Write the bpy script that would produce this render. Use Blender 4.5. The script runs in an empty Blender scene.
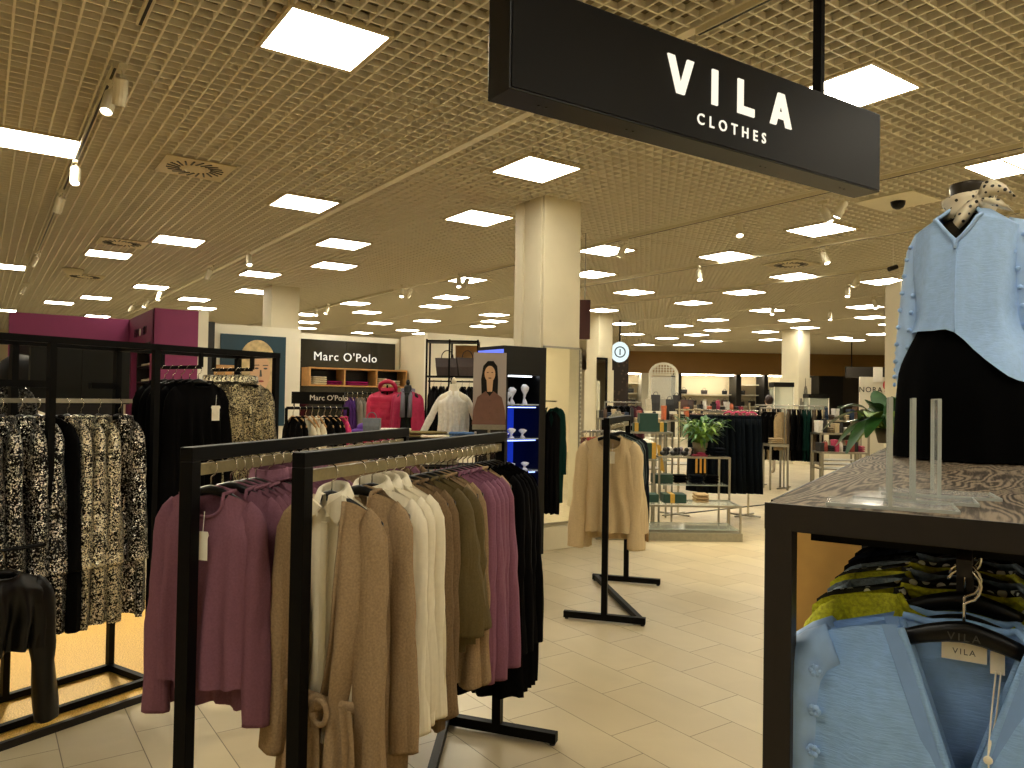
import bpy, math, random
from mathutils import Vector, Matrix
PI = math.pi
sin, cos, rad = math.sin, math.cos, math.radians
SC = bpy.context.scene
COL = SC.collection
CH, F = 1.57, 759.8                      # camera height and focal length in pixels of a 1024 wide frame
PIT, ROL, YAW = rad(1.064), rad(0.942), rad(-35.02)
fwv = Vector((-sin(YAW)*cos(PIT), cos(YAW)*cos(PIT), sin(PIT)))
rt0 = Vector((cos(YAW), sin(YAW), 0))
up0 = rt0.cross(fwv)
rtv = rt0*cos(ROL) + up0*sin(ROL)
upv = up0*cos(ROL) - rt0*sin(ROL)
FW = Vector((-sin(YAW), cos(YAW))); RT = Vector((cos(YAW), sin(YAW)))
cam = bpy.data.cameras.new('camera'); camo = bpy.data.objects.new('camera', cam); COL.objects.link(camo)
cam.sensor_width = 36; cam.lens = F/1024*36; cam.clip_start = .05; cam.clip_end = 200
camo.matrix_world = Matrix(((rtv.x, upv.x, -fwv.x, 0), (rtv.y, upv.y, -fwv.y, 0), (rtv.z, upv.z, -fwv.z, CH), (0, 0, 0, 1)))
SC.camera = camo
w = bpy.data.worlds.new('world'); SC.world = w; w.use_nodes = True
w.node_tree.nodes['Background'].inputs[0].default_value = (1, .86, .62, 1)
w.node_tree.nodes['Background'].inputs[1].default_value = .25
SC.view_settings.view_transform = 'Standard'; SC.view_settings.look = 'None'
SC.view_settings.gamma = 1; SC.view_settings.exposure = 0.0; SC.view_settings.use_curve_mapping = False
SC.cycles.use_denoising = True; SC.cycles.max_bounces = 7; SC.cycles.diffuse_bounces = 4
SC.cycles.caustics_reflective = False; SC.cycles.caustics_refractive = False; SC.cycles.sample_clamp_indirect = 4
CEIL = 3.68
PANEL_POWER = 27
LIGHT_COL = (1.0, .93, .77)

# ---------- pixel rays used to read positions off known planes ----------
def ray(px, py): return fwv + rtv*((px-512)/F) - upv*((py-384)/F)
def at(px, py, z):
    d = ray(px, py); t = (z-CH)/d.z
    return Vector((d.x*t, d.y*t, z))
def dep(px, py, dd):
    d = ray(px, py); t = dd/(d.x*FW.x+d.y*FW.y)
    return Vector((d.x*t, d.y*t, CH+d.z*t))
def onY(px, py, Y):
    d = ray(px, py); t = Y/d.y
    return Vector((d.x*t, Y, CH+d.z*t))
def onX(px, py, X):
    d = ray(px, py); t = X/d.x
    return Vector((X, d.y*t, CH+d.z*t))

# ---------- materials ----------
def C(h):
    h = h.lstrip('#'); v = [int(h[i:i+2], 16)/255 for i in (0, 2, 4)]
    return tuple(x/12.92 if x <= .04045 else ((x+.055)/1.055)**2.4 for x in v)
def new_mat(name):
    m = bpy.data.materials.new(name); m.use_nodes = True
    nt = m.node_tree; return m, nt, nt.nodes['Principled BSDF']
def sb(b, **k):
    for a, v in k.items():
        b.inputs[a.replace('_', ' ')].default_value = v
def nd(nt, t, **k):
    n = nt.nodes.new(t)
    for a, v in k.items():
        if a.startswith('i_'): n.inputs[a[2:].replace('_', ' ')].default_value = v
        else: setattr(n, a, v)
    return n
MC = {}
def plain(name, col, rough=.6, metal=0, var=.12, scale=30, bump=0, bscale=200, spec=.5, alpha=None, sheen=0):
    if name in MC: return MC[name]
    m, nt, b = new_mat(name); col = C(col) if isinstance(col, str) else col
    sb(b, Roughness=rough, Metallic=metal); b.inputs['Specular IOR Level'].default_value = spec
    tc = nd(nt, 'ShaderNodeTexCoord'); L = nt.links
    n = nd(nt, 'ShaderNodeTexNoise', i_Scale=scale, i_Detail=4.0); L.new(tc.outputs['Object'], n.inputs['Vector'])
    r = nd(nt, 'ShaderNodeMapRange'); r.inputs[1].default_value = .3; r.inputs[2].default_value = .7
    r.inputs[3].default_value = 1-var; r.inputs[4].default_value = 1+var
    L.new(n.outputs['Fac'], r.inputs[0])
    mx = nd(nt, 'ShaderNodeVectorMath', operation='SCALE'); mx.inputs[0].default_value = col
    L.new(r.outputs[0], mx.inputs['Scale']); L.new(mx.outputs[0], b.inputs['Base Color'])
    if bump:
        n2 = nd(nt, 'ShaderNodeTexNoise', i_Scale=bscale, i_Detail=3.0); L.new(tc.outputs['Object'], n2.inputs['Vector'])
        bp = nd(nt, 'ShaderNodeBump', i_Strength=bump, i_Distance=.002)
        L.new(n2.outputs['Fac'], bp.inputs['Height']); L.new(bp.outputs[0], b.inputs['Normal'])
    if spec <= .25 and metal == 0 and bump:
        mp = nd(nt, 'ShaderNodeMapping'); mp.inputs['Scale'].default_value = (1, 1, .16); L.new(tc.outputs['Object'], mp.inputs[0])
        n3 = nd(nt, 'ShaderNodeTexNoise', i_Scale=17.0, i_Detail=2.0, i_Distortion=.8); L.new(mp.outputs[0], n3.inputs['Vector'])
        b3 = nd(nt, 'ShaderNodeBump', i_Strength=.55, i_Distance=.02); L.new(n3.outputs['Fac'], b3.inputs['Height'])
        L.new(bp.outputs[0], b3.inputs['Normal']); L.new(b3.outputs[0], b.inputs['Normal'])
    if sheen: sb(b, Sheen_Weight=sheen)
    if alpha is not None: sb(b, Alpha=alpha)
    MC[name] = m; return m
def knit(name, col, var=.10, rough=.95):
    return plain(name, col, rough, 0, var, 160, .5, 420, .06)
def crinkle(name, col):
    if name in MC: return MC[name]
    m = plain(name, col, .75, 0, .06, 60, 0, spec=.2); nt = m.node_tree; b = nt.nodes['Principled BSDF']
    tc = nd(nt, 'ShaderNodeTexCoord'); mp = nd(nt, 'ShaderNodeMapping'); mp.inputs['Scale'].default_value = (.25, 1, 2.2)
    n = nd(nt, 'ShaderNodeTexNoise', i_Scale=130.0, i_Detail=3.0, i_Distortion=.6)
    bp = nd(nt, 'ShaderNodeBump', i_Strength=.55, i_Distance=.003)
    nt.links.new(tc.outputs['Object'], mp.inputs[0]); nt.links.new(mp.outputs[0], n.inputs['Vector'])
    nt.links.new(n.outputs['Fac'], bp.inputs['Height']); nt.links.new(bp.outputs[0], b.inputs['Normal'])
    return m
def sequin(name, dark, light, frac=.5, scale=150, stripe=0):
    if name in MC: return MC[name]
    m, nt, b = new_mat(name); L = nt.links
    tc = nd(nt, 'ShaderNodeTexCoord'); v = nd(nt, 'ShaderNodeTexVoronoi', i_Scale=float(scale))
    L.new(tc.outputs['Object'], v.inputs['Vector'])
    sp = nd(nt, 'ShaderNodeSeparateColor'); L.new(v.outputs['Color'], sp.inputs[0])
    n = nd(nt, 'ShaderNodeTexNoise', i_Scale=9.0, i_Detail=2.0); L.new(tc.outputs['Object'], n.inputs['Vector'])
    m1 = nd(nt, 'ShaderNodeMath', operation='MULTIPLY'); m1.inputs[1].default_value = .6; L.new(n.outputs['Fac'], m1.inputs[0])
    ad = nd(nt, 'ShaderNodeMath', operation='MULTIPLY_ADD'); ad.inputs[1].default_value = .7; L.new(sp.outputs[0], ad.inputs[0]); L.new(m1.outputs[0], ad.inputs[2])
    rp = nd(nt, 'ShaderNodeValToRGB'); L.new(ad.outputs[0], rp.inputs[0])
    e = rp.color_ramp.elements; lo = .97-.62*frac
    e[0].position = lo-.14; e[0].color = (*C(dark), 1)
    e[1].position = min(1, lo+.06); e[1].color = (*C(light), 1)
    L.new(rp.outputs[0], b.inputs['Base Color'])
    sb(b, Roughness=.28, Metallic=.7)
    gm = nd(nt, 'ShaderNodeNewGeometry'); sub = nd(nt, 'ShaderNodeVectorMath', operation='SUBTRACT')
    sub.inputs[1].default_value = (.5, .5, .5); L.new(v.outputs['Color'], sub.inputs[0])
    sc = nd(nt, 'ShaderNodeVectorMath', operation='SCALE'); sc.inputs['Scale'].default_value = .9
    L.new(sub.outputs[0], sc.inputs[0]); a2 = nd(nt, 'ShaderNodeVectorMath', operation='ADD')
    L.new(gm.outputs['Normal'], a2.inputs[0]); L.new(sc.outputs[0], a2.inputs[1])
    no = nd(nt, 'ShaderNodeVectorMath', operation='NORMALIZE'); L.new(a2.outputs[0], no.inputs[0]); L.new(no.outputs[0], b.inputs['Normal'])
    MC[name] = m; return m
def spots(name, base, dot, scale=60, thr=.25, rough=.8):
    if name in MC: return MC[name]
    m, nt, b = new_mat(name); L = nt.links
    tc = nd(nt, 'ShaderNodeTexCoord'); v = nd(nt, 'ShaderNodeTexVoronoi', i_Scale=float(scale), i_Randomness=.6)
    L.new(tc.outputs['Object'], v.inputs['Vector'])
    rp = nd(nt, 'ShaderNodeValToRGB'); rp.color_ramp.interpolation = 'CONSTANT'
    rp.color_ramp.elements[0].color = (*C(dot), 1); rp.color_ramp.elements[1].position = thr; rp.color_ramp.elements[1].color = (*C(base), 1)
    L.new(v.outputs['Distance'], rp.inputs[0]); L.new(rp.outputs[0], b.inputs['Base Color']); sb(b, Roughness=rough)
    MC[name] = m; return m
def emit(name, col, s):
    if name in MC: return MC[name]
    m = bpy.data.materials.new(name); m.use_nodes = True; nt = m.node_tree
    nt.nodes.remove(nt.nodes['Principled BSDF']); e = nd(nt, 'ShaderNodeEmission')
    e.inputs[0].default_value = (*col, 1); e.inputs[1].default_value = s
    nt.links.new(e.outputs[0], nt.nodes['Material Output'].inputs[0]); MC[name] = m; return m
def glass(name, col=(.9, 1, .95), alpha=.25, rough=.03):
    if name in MC: return MC[name]
    m, nt, b = new_mat(name); L = nt.links
    sb(b, Roughness=rough, Alpha=alpha); b.inputs['Base Color'].default_value = (*col, 1)
    n = nd(nt, 'ShaderNodeTexNoise', i_Scale=3.0); r = nd(nt, 'ShaderNodeMapRange')
    r.inputs[3].default_value = rough; r.inputs[4].default_value = rough+.04
    L.new(n.outputs['Fac'], r.inputs[0]); L.new(r.outputs[0], b.inputs['Roughness'])
    MC[name] = m; return m
BLK = plain('black_steel', '#070605', .5, 0, .1, 40, spec=.1)
BLKD = plain('black_plastic', '#060505', .35, 0, .1, 40, spec=.25)
DKS = plain('dark_grey_steel', '#1d1815', .5, 0, .08, 40, spec=.35)
CHR = plain('chrome', '#cfcabc', .2, 1, .05, 40)
STEEL = plain('brushed_steel', '#9b978a', .35, .9, .08, 60)
RAILM = plain('brass_rail', '#9a8e6a', .38, .6, .08, 90)
CREAM = plain('cream_paint', '#d6ccae', .7, 0, .04, 3, .1, 60)
CREAM2 = plain('pale_paint', '#e2dbc4', .75, 0, .03, 3)
WHITE = plain('white_plastic', '#efe9da', .5, 0, .03, 20)
CARD = plain('tag_card', '#efe8d2', .7, 0, .03, 50)
OAK = plain('light_oak', '#b98a4e', .5, 0, .15, 12)
PLUM = plain('plum_paint', '#7d2552', .6, 0, .05, 5)
GRN = plain('dark_green_card', '#12382c', .6, 0, .08, 20)
GOLD = plain('gold_ribbon', '#c39a3c', .45, .2, .1, 50)
LEAF = plain('leaf', '#2c5a22', .4, 0, .35, 20)
LEAF2 = plain('leaf_yellow_green', '#6f8f32', .45, 0, .3, 20)
SKIN = plain('skin', '#c89878', .55, 0, .05, 20)

# ---------- mesh builder ----------
class MB:
    def __init__(s): s.v = []; s.f = []; s.m = []; s.mi = 0
    def face(s, ids): s.f.append(tuple(ids)); s.m.append(s.mi)
    def box(s, c, size, rz=0, M=None):
        hx, hy, hz = size[0]/2, size[1]/2, size[2]/2; b = len(s.v); c = Vector(c)
        R = M if M is not None else Matrix.Rotation(rz, 3, 'Z')
        for z in (-hz, hz):
            for x, y in ((-hx, -hy), (hx, -hy), (hx, hy), (-hx, hy)): s.v.append(tuple(c + R @ Vector((x, y, z))))
        for q in ((0, 3, 2, 1), (4, 5, 6, 7), (0, 1, 5, 4), (1, 2, 6, 5), (2, 3, 7, 6), (3, 0, 4, 7)): s.face([b+i for i in q])
        return s
    def bb(s, x0, y0, z0, x1, y1, z1): return s.box(((x0+x1)/2, (y0+y1)/2, (z0+z1)/2), (abs(x1-x0), abs(y1-y0), abs(z1-z0)))
    def bar(s, a, b, wd, ht=None):          # rectangular bar between two points
        a, b = Vector(a), Vector(b); d = b-a; L = d.length; d.normalize()
        up = Vector((0, 0, 1)) if abs(d.z) < .9 else Vector((0, 1, 0))
        y = up.cross(d).normalized(); z = d.cross(y)
        return s.box((a+b)/2, (L, wd, ht or wd), M=Matrix((d, y, z)).transposed())
    def tube(s, pts, r, n=8, cap=True):
        pts = [Vector(p) for p in pts]; rs = r if isinstance(r, (list, tuple)) else [r]*len(pts)
        b0 = len(s.v); prev = None
        for i, p in enumerate(pts):
            d = (pts[min(i+1, len(pts)-1)]-pts[max(i-1, 0)]).normalized()
            if prev is None:
                prev = Vector((0, 0, 1)).cross(d)
                if prev.length < .1: prev = Vector((1, 0, 0))
            x = (prev - d*prev.dot(d)).normalized(); prev = x; y = d.cross(x)
            for k in range(n):
                a = 2*PI*k/n; s.v.append(tuple(p + (x*cos(a)+y*sin(a))*rs[i]))
        for i in range(len(pts)-1):
            for k in range(n):
                s.face((b0+i*n+k, b0+i*n+(k+1) % n, b0+(i+1)*n+(k+1) % n, b0+(i+1)*n+k))
        if cap: s.face([b0+k for k in range(n)][::-1]); s.face([b0+(len(pts)-1)*n+k for k in range(n)])
        return s
    def rings(s, rings, closed=True, cap0=False, cap1=False):
        b0 = len(s.v); n = len(rings[0])
        for r in rings: s.v += [tuple(p) for p in r]
        for i in range(len(rings)-1):
            for k in range(n if closed else n-1):
                k2 = (k+1) % n; s.face((b0+i*n+k, b0+i*n+k2, b0+(i+1)*n+k2, b0+(i+1)*n+k))
        if cap0: s.face([b0+k for k in range(n)][::-1])
        if cap1: s.face([b0+(len(rings)-1)*n+k for k in range(n)])
        return s
    def lathe(s, prof, c=(0, 0, 0), n=20, sx=1, sy=1, cap=True):
        return s.rings([[(c[0]+r*cos(2*PI*k/n)*sx, c[1]+r*sin(2*PI*k/n)*sy, c[2]+z) for k in range(n)] for r, z in prof], True, cap, cap)
    def ell(s, c, r, n=12, m=8, M=None):
        R = []
        for i in range(m+1):
            a = -PI/2+PI*i/m; row = []
            for k in range(n):
                v = Vector((r[0]*max(cos(a), .02)*cos(2*PI*k/n), r[1]*max(cos(a), .02)*sin(2*PI*k/n), r[2]*sin(a)))
                row.append(Vector(c)+(M @ v if M else v))
            R.append(row)
        return s.rings(R, True, True, True)
    def poly(s, pts, y0, y1):               # XZ outline extruded in y
        b = len(s.v); n = len(pts)
        s.v += [(x, y0, z) for x, z in pts]+[(x, y1, z) for x, z in pts]
        s.face([b+i for i in range(n)]); s.face([b+n+i for i in range(n)][::-1])
        for i in range(n): j = (i+1) % n; s.face((b+i, b+n+i, b+n+j, b+j))
        return s
    def mesh(s, name, mats, smooth=False):
        me = bpy.data.meshes.new(name); me.from_pydata(s.v, [], s.f)
        for m in (mats if isinstance(mats, (list, tuple)) else [mats]): me.materials.append(m)
        me.polygons.foreach_set('material_index', s.m)
        if smooth: me.polygons.foreach_set('use_smooth', [True]*len(s.f))
        me.update(); return me
    def build(s, name, mat, parent=None, loc=(0, 0, 0), rz=0, smooth=False, bevel=0):
        o = bpy.data.objects.new(name, s.mesh(name, mat, smooth)); COL.objects.link(o)
        o.location = loc; o.rotation_euler = (0, 0, rz); o.parent = parent
        if bevel:
            b = o.modifiers.new('bevel', 'BEVEL'); b.width = bevel; b.segments = 2; b.limit_method = 'ANGLE'
        return o
def tag(o, label, cat, group=None, kind=None):
    o['label'] = label; o['category'] = cat
    if group: o['group'] = group
    if kind: o['kind'] = kind
    return o
def thing(name, label, cat, loc=(0, 0, 0), rz=0, group=None):
    o = bpy.data.objects.new(name, None); COL.objects.link(o); o.location = loc; o.rotation_euler = (0, 0, rz)
    o.empty_display_size = .1; return tag(o, label, cat, group)
def struct(name, mb, mat, **k):
    o = mb.build(name, mat, **k); o['kind'] = 'structure'; return o
def dup(root, loc, rz, label, group=None):
    kids = [(c, list(c.children)) for c in list(root.children)]
    r = root.copy(); COL.objects.link(r); r.location = loc; r.rotation_euler = (0, 0, rz); r['label'] = label
    if group: r['group'] = group
    for ch, gg in kids:
        c = ch.copy(); COL.objects.link(c); c.parent = r
        for g in gg:
            d = g.copy(); COL.objects.link(d); d.parent = c
    return r
def sheet(s, P, nu, nv):                    # P(u,v) -> point, u,v in 0..1
    return s.rings([[P(i/nu, j/nv) for i in range(nu+1)] for j in range(nv+1)], closed=False)
def text_mesh(txt, size, extrude=.002, offset=0, spacing=1):
    cu = bpy.data.curves.new('lettering', 'FONT'); cu.body = txt; cu.size = size; cu.extrude = extrude; cu.offset = offset
    cu.align_x = 'CENTER'; cu.align_y = 'CENTER'; cu.space_character = spacing; cu.resolution_u = 3
    o = bpy.data.objects.new('lettering', cu); COL.objects.link(o)
    dg = bpy.context.evaluated_depsgraph_get(); me = bpy.data.meshes.new_from_object(o.evaluated_get(dg))
    COL.objects.unlink(o); bpy.data.objects.remove(o); return me
def text(name, txt, size, mat, parent, loc, rz=0, tilt=PI/2, **k):
    me = text_mesh(txt, size, **k); me.materials.clear(); me.materials.append(mat)
    o = bpy.data.objects.new(name, me); COL.objects.link(o); o.parent = parent; o.location = loc; o.rotation_euler = (tilt, 0, rz); return o
ORD = ['first', 'second', 'third', 'fourth', 'fifth', 'sixth', 'seventh', 'eighth', 'ninth', 'tenth', 'eleventh', 'twelfth', 'thirteenth', 'fourteenth', 'fifteenth', 'sixteenth', 'seventeenth', 'eighteenth', 'nineteenth', 'twentieth']
def sm(t): t = max(0, min(1, t)); return t*t*(3-2*t)

# =================== SETTING ===================
X0, X1, Y0, Y1 = -7, 36, -5, 32
m, nt, b = new_mat('floor_tile'); L = nt.links
tc = nd(nt, 'ShaderNodeTexCoord'); mp = nd(nt, 'ShaderNodeMapping')
mp.inputs['Rotation'].default_value = (0, 0, PI/2); mp.inputs['Location'].default_value = (-.01, -.02, 0)
br = nd(nt, 'ShaderNodeTexBrick', offset=.34, offset_frequency=2, squash=1)
br.inputs['Scale'].default_value = 1; br.inputs['Mortar Size'].default_value = .0022; br.inputs['Mortar Smooth'].default_value = .1
br.inputs['Brick Width'].default_value = .613; br.inputs['Row Height'].default_value = .3045
br.inputs['Color1'].default_value = (*C('#c2b38f'), 1); br.inputs['Color2'].default_value = (*C('#b7a682'), 1); br.inputs['Mortar'].default_value = (*C('#6e6148'), 1)
L.new(tc.outputs['Object'], mp.inputs[0]); L.new(mp.outputs[0], br.inputs['Vector'])
nz = nd(nt, 'ShaderNodeTexNoise', i_Scale=3.5, i_Detail=6.0, i_Distortion=.8); L.new(tc.outputs['Object'], nz.inputs['Vector'])
rg = nd(nt, 'ShaderNodeMapRange'); rg.inputs[3].default_value = .9; rg.inputs[4].default_value = 1.1; L.new(nz.outputs['Fac'], rg.inputs[0])
sc_ = nd(nt, 'ShaderNodeVectorMath', operation='SCALE'); L.new(br.outputs['Color'], sc_.inputs[0]); L.new(rg.outputs[0], sc_.inputs['Scale'])
L.new(sc_.outputs[0], b.inputs['Base Color']); sb(b, Roughness=.42); b.inputs['Specular IOR Level'].default_value = .35
FLOORM = m
s = MB(); s.bb(X0, Y0, -.1, X1, Y1, 0); struct('floor', s, FLOORM)
VOID = plain('ceiling_void', '#82785f', .9, 0, .1, 2)
s = MB(); s.bb(X0, Y0, CEIL+.16, X1, Y1, CEIL+.2); struct('ceiling_slab', s, VOID)
GRID = plain('ceiling_grid', '#e6dfcd', .6, 0, .03, 10)
GRIDX, GRIDY = .035, .08
s = MB(); pitch = .103
x = X0
while x < X1: s.bb(x-.006, Y0, CEIL, x+.006, Y1, CEIL+.04); x += pitch
y = Y0
while y < Y1: s.bb(X0, y-.006, CEIL+.001, X1, y+.006, CEIL+.039); y += pitch
struct('ceiling', s, GRID)
# runners of the suspended ceiling along the tracks
for i, xx in enumerate((3.27, 6.76, 9.04, 11.25, 14.25, 17.5, 21)):
    s = MB(); s.bb(xx-.035, Y0, CEIL-.012, xx+.035, Y1, CEIL+.03); struct('trim_%d' % (i+1), s, GRID)
WALLM = plain('wall_cream', '#e6dabb', .8, 0, .05, 1)
s = MB(); s.bb(X0-.1, Y0, 0, X0, Y1, 4); struct('wall_left', s, WALLM)
s = MB(); s.bb(X0, Y0-.1, 0, X1, Y0, 4); struct('wall_near', s, WALLM)
s = MB(); s.bb(X1, Y0, 0, X1+.1, Y1, 4); struct('wall_right', s, WALLM)
s = MB(); s.bb(X0, Y1, 0, X1, Y1+.1, 4); struct('wall_far', s, WALLM)

# ---- columns ----
def column(n, x0, y0, x1, y1, top=CEIL+.02, mat=CREAM):
    s = MB(); s.bb(x0, y0, 0, x1, y1, top)
    s.bb(x0-.012, y0-.012, 0, x1+.012, y1+.012, .16); return s
s = column(0, 4.775, 6.27, 5.27, 6.80); s.bb(4.755, 6.62, 0, 4.78, 6.66, CEIL); s.bb(4.75, 6.29, 0, 4.765, 6.34, CEIL)
o = s.build('column', CREAM, bevel=.006); tag(o, 'large cream square column beside the tall mirror', 'column'); o['kind'] = 'structure'
def farcol(px0, px1, top, w=.62, lab='', hh=CEIL):
    a = at((px0+px1)/2, top, CEIL)
    s = MB(); s.bb(-w/2, -w/2, 0, w/2, w/2, CEIL+.02); s.bb(-w/2-.03, -w/2-.03, 0, w/2+.03, w/2+.03, 2.3 if hh else .2)
    o = s.build('column', CREAM, loc=(a.x, a.y, 0)); tag(o, lab, 'column'); o['kind'] = 'structure'; return a
c2 = farcol(588, 612, 315, .45, 'cream column behind the main column, mirror on its side')
c3 = farcol(266, 297, 288, .55, 'cream column behind the portrait wall')
c4 = farcol(784, 808, 330, .55, 'cream column with a wide lower sleeve near the brown fascia')
# small pillar near the mannequin
# ---- ceiling light panels ----
EM = emit('light_panel_glow', LIGHT_COL, PANEL_POWER)
FRM = plain('panel_frame', '#c9bb98', .5, 0, .03, 10)
pan = thing('ceiling_light', '', 'ceiling light', group='square ceiling light panels')
s = MB(); s.bb(-.285, -.285, -.010, .285, .285, -.008); s.build('diffuser', EM, pan)
s = MB(); s.bb(-.29, -.29, -.008, .29, .29, .07); s.build('housing', plain('housing_grey', '#b5ab95', .6), pan)
s = MB()
for q in ((-.31, -.31, .31, -.285), (-.31, .285, .31, .31), (-.31, -.285, -.285, .285), (.285, -.285, .31, .285)): s.bb(q[0], q[1], -.012, q[2], q[3], .02)
s.build('frame', FRM, pan)
PX = [(324, 40), (304, 203), (343, 243.5), (334, 265.5), (536, 169), (479, 217.5), (727, 256), (821, 229), (178.5, 240.5), (108.5, 254), (854, 89), (606, 250), (592, 274), (634, 292), (693, 302.6), (602, 310), (744, 292), (622, 323.5), (713, 319.6), (679, 325.5), (767, 310), (794.5, 276), (884.5, 281), (865, 306.5), (871, 317), (794, 320), (805, 327.5), (894, 324), (750, 292), (260, 274), (253, 291), (465, 279.5), (451, 297), (354, 303), (435.5, 306), (367, 312), (303.5, 314), (307, 322), (305, 328), (380, 323), (427, 320.6), (482.5, 326), (362, 332.6), (494, 314.5), (494, 321), (407.6, 330), (423, 333.5), (151, 286.7), (96, 297.5), (59, 302.5), (194, 299), (202, 308), (97.5, 316), (3, 310), (5, 266), (717, 330), (696.6, 334.6), (667, 338), (632, 334), (711, 341), (683.5, 344.5), (644, 344.5), (765.5, 331.6), (770.5, 339.5), (840, 337.5), (853, 340), (880, 334), (893, 323)]
pos = []
for p in PX:
    q = at(p[0], p[1], CEIL)
    if all((q.x-a)**2+(q.y-b_)**2 > .5 for a, b_ in pos): pos.append((q.x, q.y))
a_ = at(81, 140, CEIL); pos.append((a_.x-.3, a_.y+.3))
a_ = at(962, 166, CEIL); pos.append((a_.x+.3, a_.y-.3))
nvis = len(pos)
for q in [(-.9, 1.2), (1.2, .2), (-2.5, 4.2), (3.3, -.9), (5.2, .4), (-1.2, -2.2), (1.6, -2.6), (4.6, -3), (7.6, -1.5), (-3.8, .2), (-4, 7), (-2.4, 9.5), (10.2, .8), (12.5, 3), (7.2, .9), (5.8, -3.8), (8.6, -3.2), (7.4, 2.6), (10.6, -1.6)]: pos.append(q)
ZN = ['above the near left racks', 'high over the aisle', 'above the denim stand', 'over the far accessories hall']
def where(x, y, i):
    p = Vector((x, y)); d = p.dot(FW); r = p.dot(RT)/max(d, .1)
    a = 'near' if d < 5 else ('mid distance' if d < 10 else ('distant' if d < 18 else 'very distant'))
    bb_ = 'over the plum wall side' if r < -.38 else ('over the portrait wall' if r < -.15 else ('left of the main column' if r < .08 else ('right of the main column' if r < .3 else ('beyond the hanging sign' if r < .46 else 'above the mannequin'))))
    return a, bb_
grp = {}
for i, (x, y) in enumerate(pos):
    k = where(x, y, i) if i < nvis+2 else ('unseen', 'behind the viewer')
    grp.setdefault(k, []).append((x, y))
firstp = True
for (a, bb_), L_ in grp.items():
    L_.sort(key=lambda q: q[0]*FW.x+q[1]*FW.y)
    for j, (x, y) in enumerate(L_):
        lab = '%s square white ceiling panel %s, %s' % (a, bb_, (ORD[j] + ' by distance') if len(L_) > 1 else 'alone there')
        if firstp: pan.location = (x, y, CEIL-.002); pan['label'] = lab; firstp = False
        else: dup(pan, (x, y, CEIL-.002), 0, lab)

# ---- air vents, plates, sensors ----
def vent(px, py, lab, swirl=True, sc=1):
    a = at(px, py, CEIL-.01); t = thing('ceiling_vent', lab, 'ceiling vent', a)
    s = MB(); s.bb(-.3, -.3, -.006, .3, .3, .006); s.build('plate', FRM, t)
    s = MB(); n = 20
    for k in range(n):
        an = 2*PI*k/n; s.box((.19*cos(an), .19*sin(an), -.009), (.12, .016, .006), rz=an+.35)
    s.build('slots', BLKD, t)
    s = MB(); s.lathe([(.09, -.012), (.11, -.006)], n=20); s.build('hub', FRM, t); return t
vent(195, 168.5, 'square plate with a round swirl air outlet, nearest ceiling vent')
vent(122, 243, 'swirl air vent beside the second row of light panels left')
vent(85, 276.5, 'small far swirl air vent below the round smoke dome')
vent(791, 264.5, 'swirl air vent on the ceiling right of the main column')
a = at(898, 201, CEIL-.01); t = thing('security_camera', 'black dome security camera on square cream ceiling plate', 'security camera', a)
s = MB(); s.bb(-.3, -.3, -.008, .3, .3, .006); s.build('plate', CREAM2, t)
s = MB(); s.lathe([(.02, -.085), (.05, -.07), (.068, -.04), (.072, -.008)], n=20); s.build('dome', BLKD, t, smooth=True)
a = at(893, 268, 3.3); t = thing('bullet_camera', 'small black camera on a thin drop by the pillar', 'security camera', a)
s = MB(); s.tube([(-.06, .02, -.02), (.05, -.02, .02)], .03, 10); s.build('body', BLKD, t)
s = MB(); s.tube([(0, 0, .02), (0, 0, CEIL-3.3)], .006, 6); s.build('bracket', WHITE, t)
a = at(73, 269, CEIL-.01); s = MB(); s.lathe([(.03, -.1), (.13, -.08), (.17, -.02), (.17, 0)], n=20)
tag(s.build('smoke_dome', FRM, loc=a, smooth=True), 'round cream dome on ceiling above small air vent', 'smoke detector')
a = at(707, 301, CEIL-.01)

# ---- track lights ----
SPM = plain('spot_white', '#d8cfb4', .45, 0, .04, 20)
GLOW = emit('lamp_glow', (1, .93, .75), 14)
def track(x, y0, y1, lab):
    s = MB(); s.bb(-.018, y0, -.035, .018, y1, 0); s.mi = 1; s.bb(-.008, y0+.01, -.037, .008, y1-.01, -.0345)
    tag(s.build('lighting_track', [SPM, BLKD], loc=(x, 0, CEIL-.012)), lab, 'lighting track')
track(.69, 1.3, 4.7, 'cream lighting track nearest above the left racks')
track(.66, 5.4, 15, 'cream lighting track running far above the plum wall')
track(3.27, .5, 2.9, 'short track on the ceiling above the hanging sign')
track(6.76, 2.6, 12, 'lighting track crossing the ceiling behind the sign')
track(9.04, 3.5, 12, 'lighting track beyond the main column carrying spotlights')
track(11.25, 5, 14, 'lighting track over the denim and plant stand')
track(6.6, 13.5, 19, 'lighting track above the logo wall')
sp0 = thing('spotlight', '', 'spotlight', group='cream track spotlights')
s = MB(); s.bb(-.02, -.05, -.03, .02, .05, 0); s.bb(-.006, -.006, -.09, .006, .006, -.03); s.build('bracket', SPM, sp0)
s = MB(); Mx = Matrix.Rotation(.45, 3, 'X')
pr = [(.0, .0), (.036, .0), (.042, -.01), (.042, -.17), (.036, -.17), (.036, -.16)]
s.rings([[Vector((0, 0, -.075)) + Mx @ Vector((r*cos(2*PI*k/14), r*sin(2*PI*k/14), z)) for k in range(14)] for r, z in pr])
s.build('head', SPM, sp0, smooth=False)
s = MB(); s.rings([[Vector((0, 0, -.075)) + Mx @ Vector((r*cos(2*PI*k/14), r*sin(2*PI*k/14), -.165)) for k in range(14)] for r in (.001, .035)]); s.build('lamp', GLOW, sp0)
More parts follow.
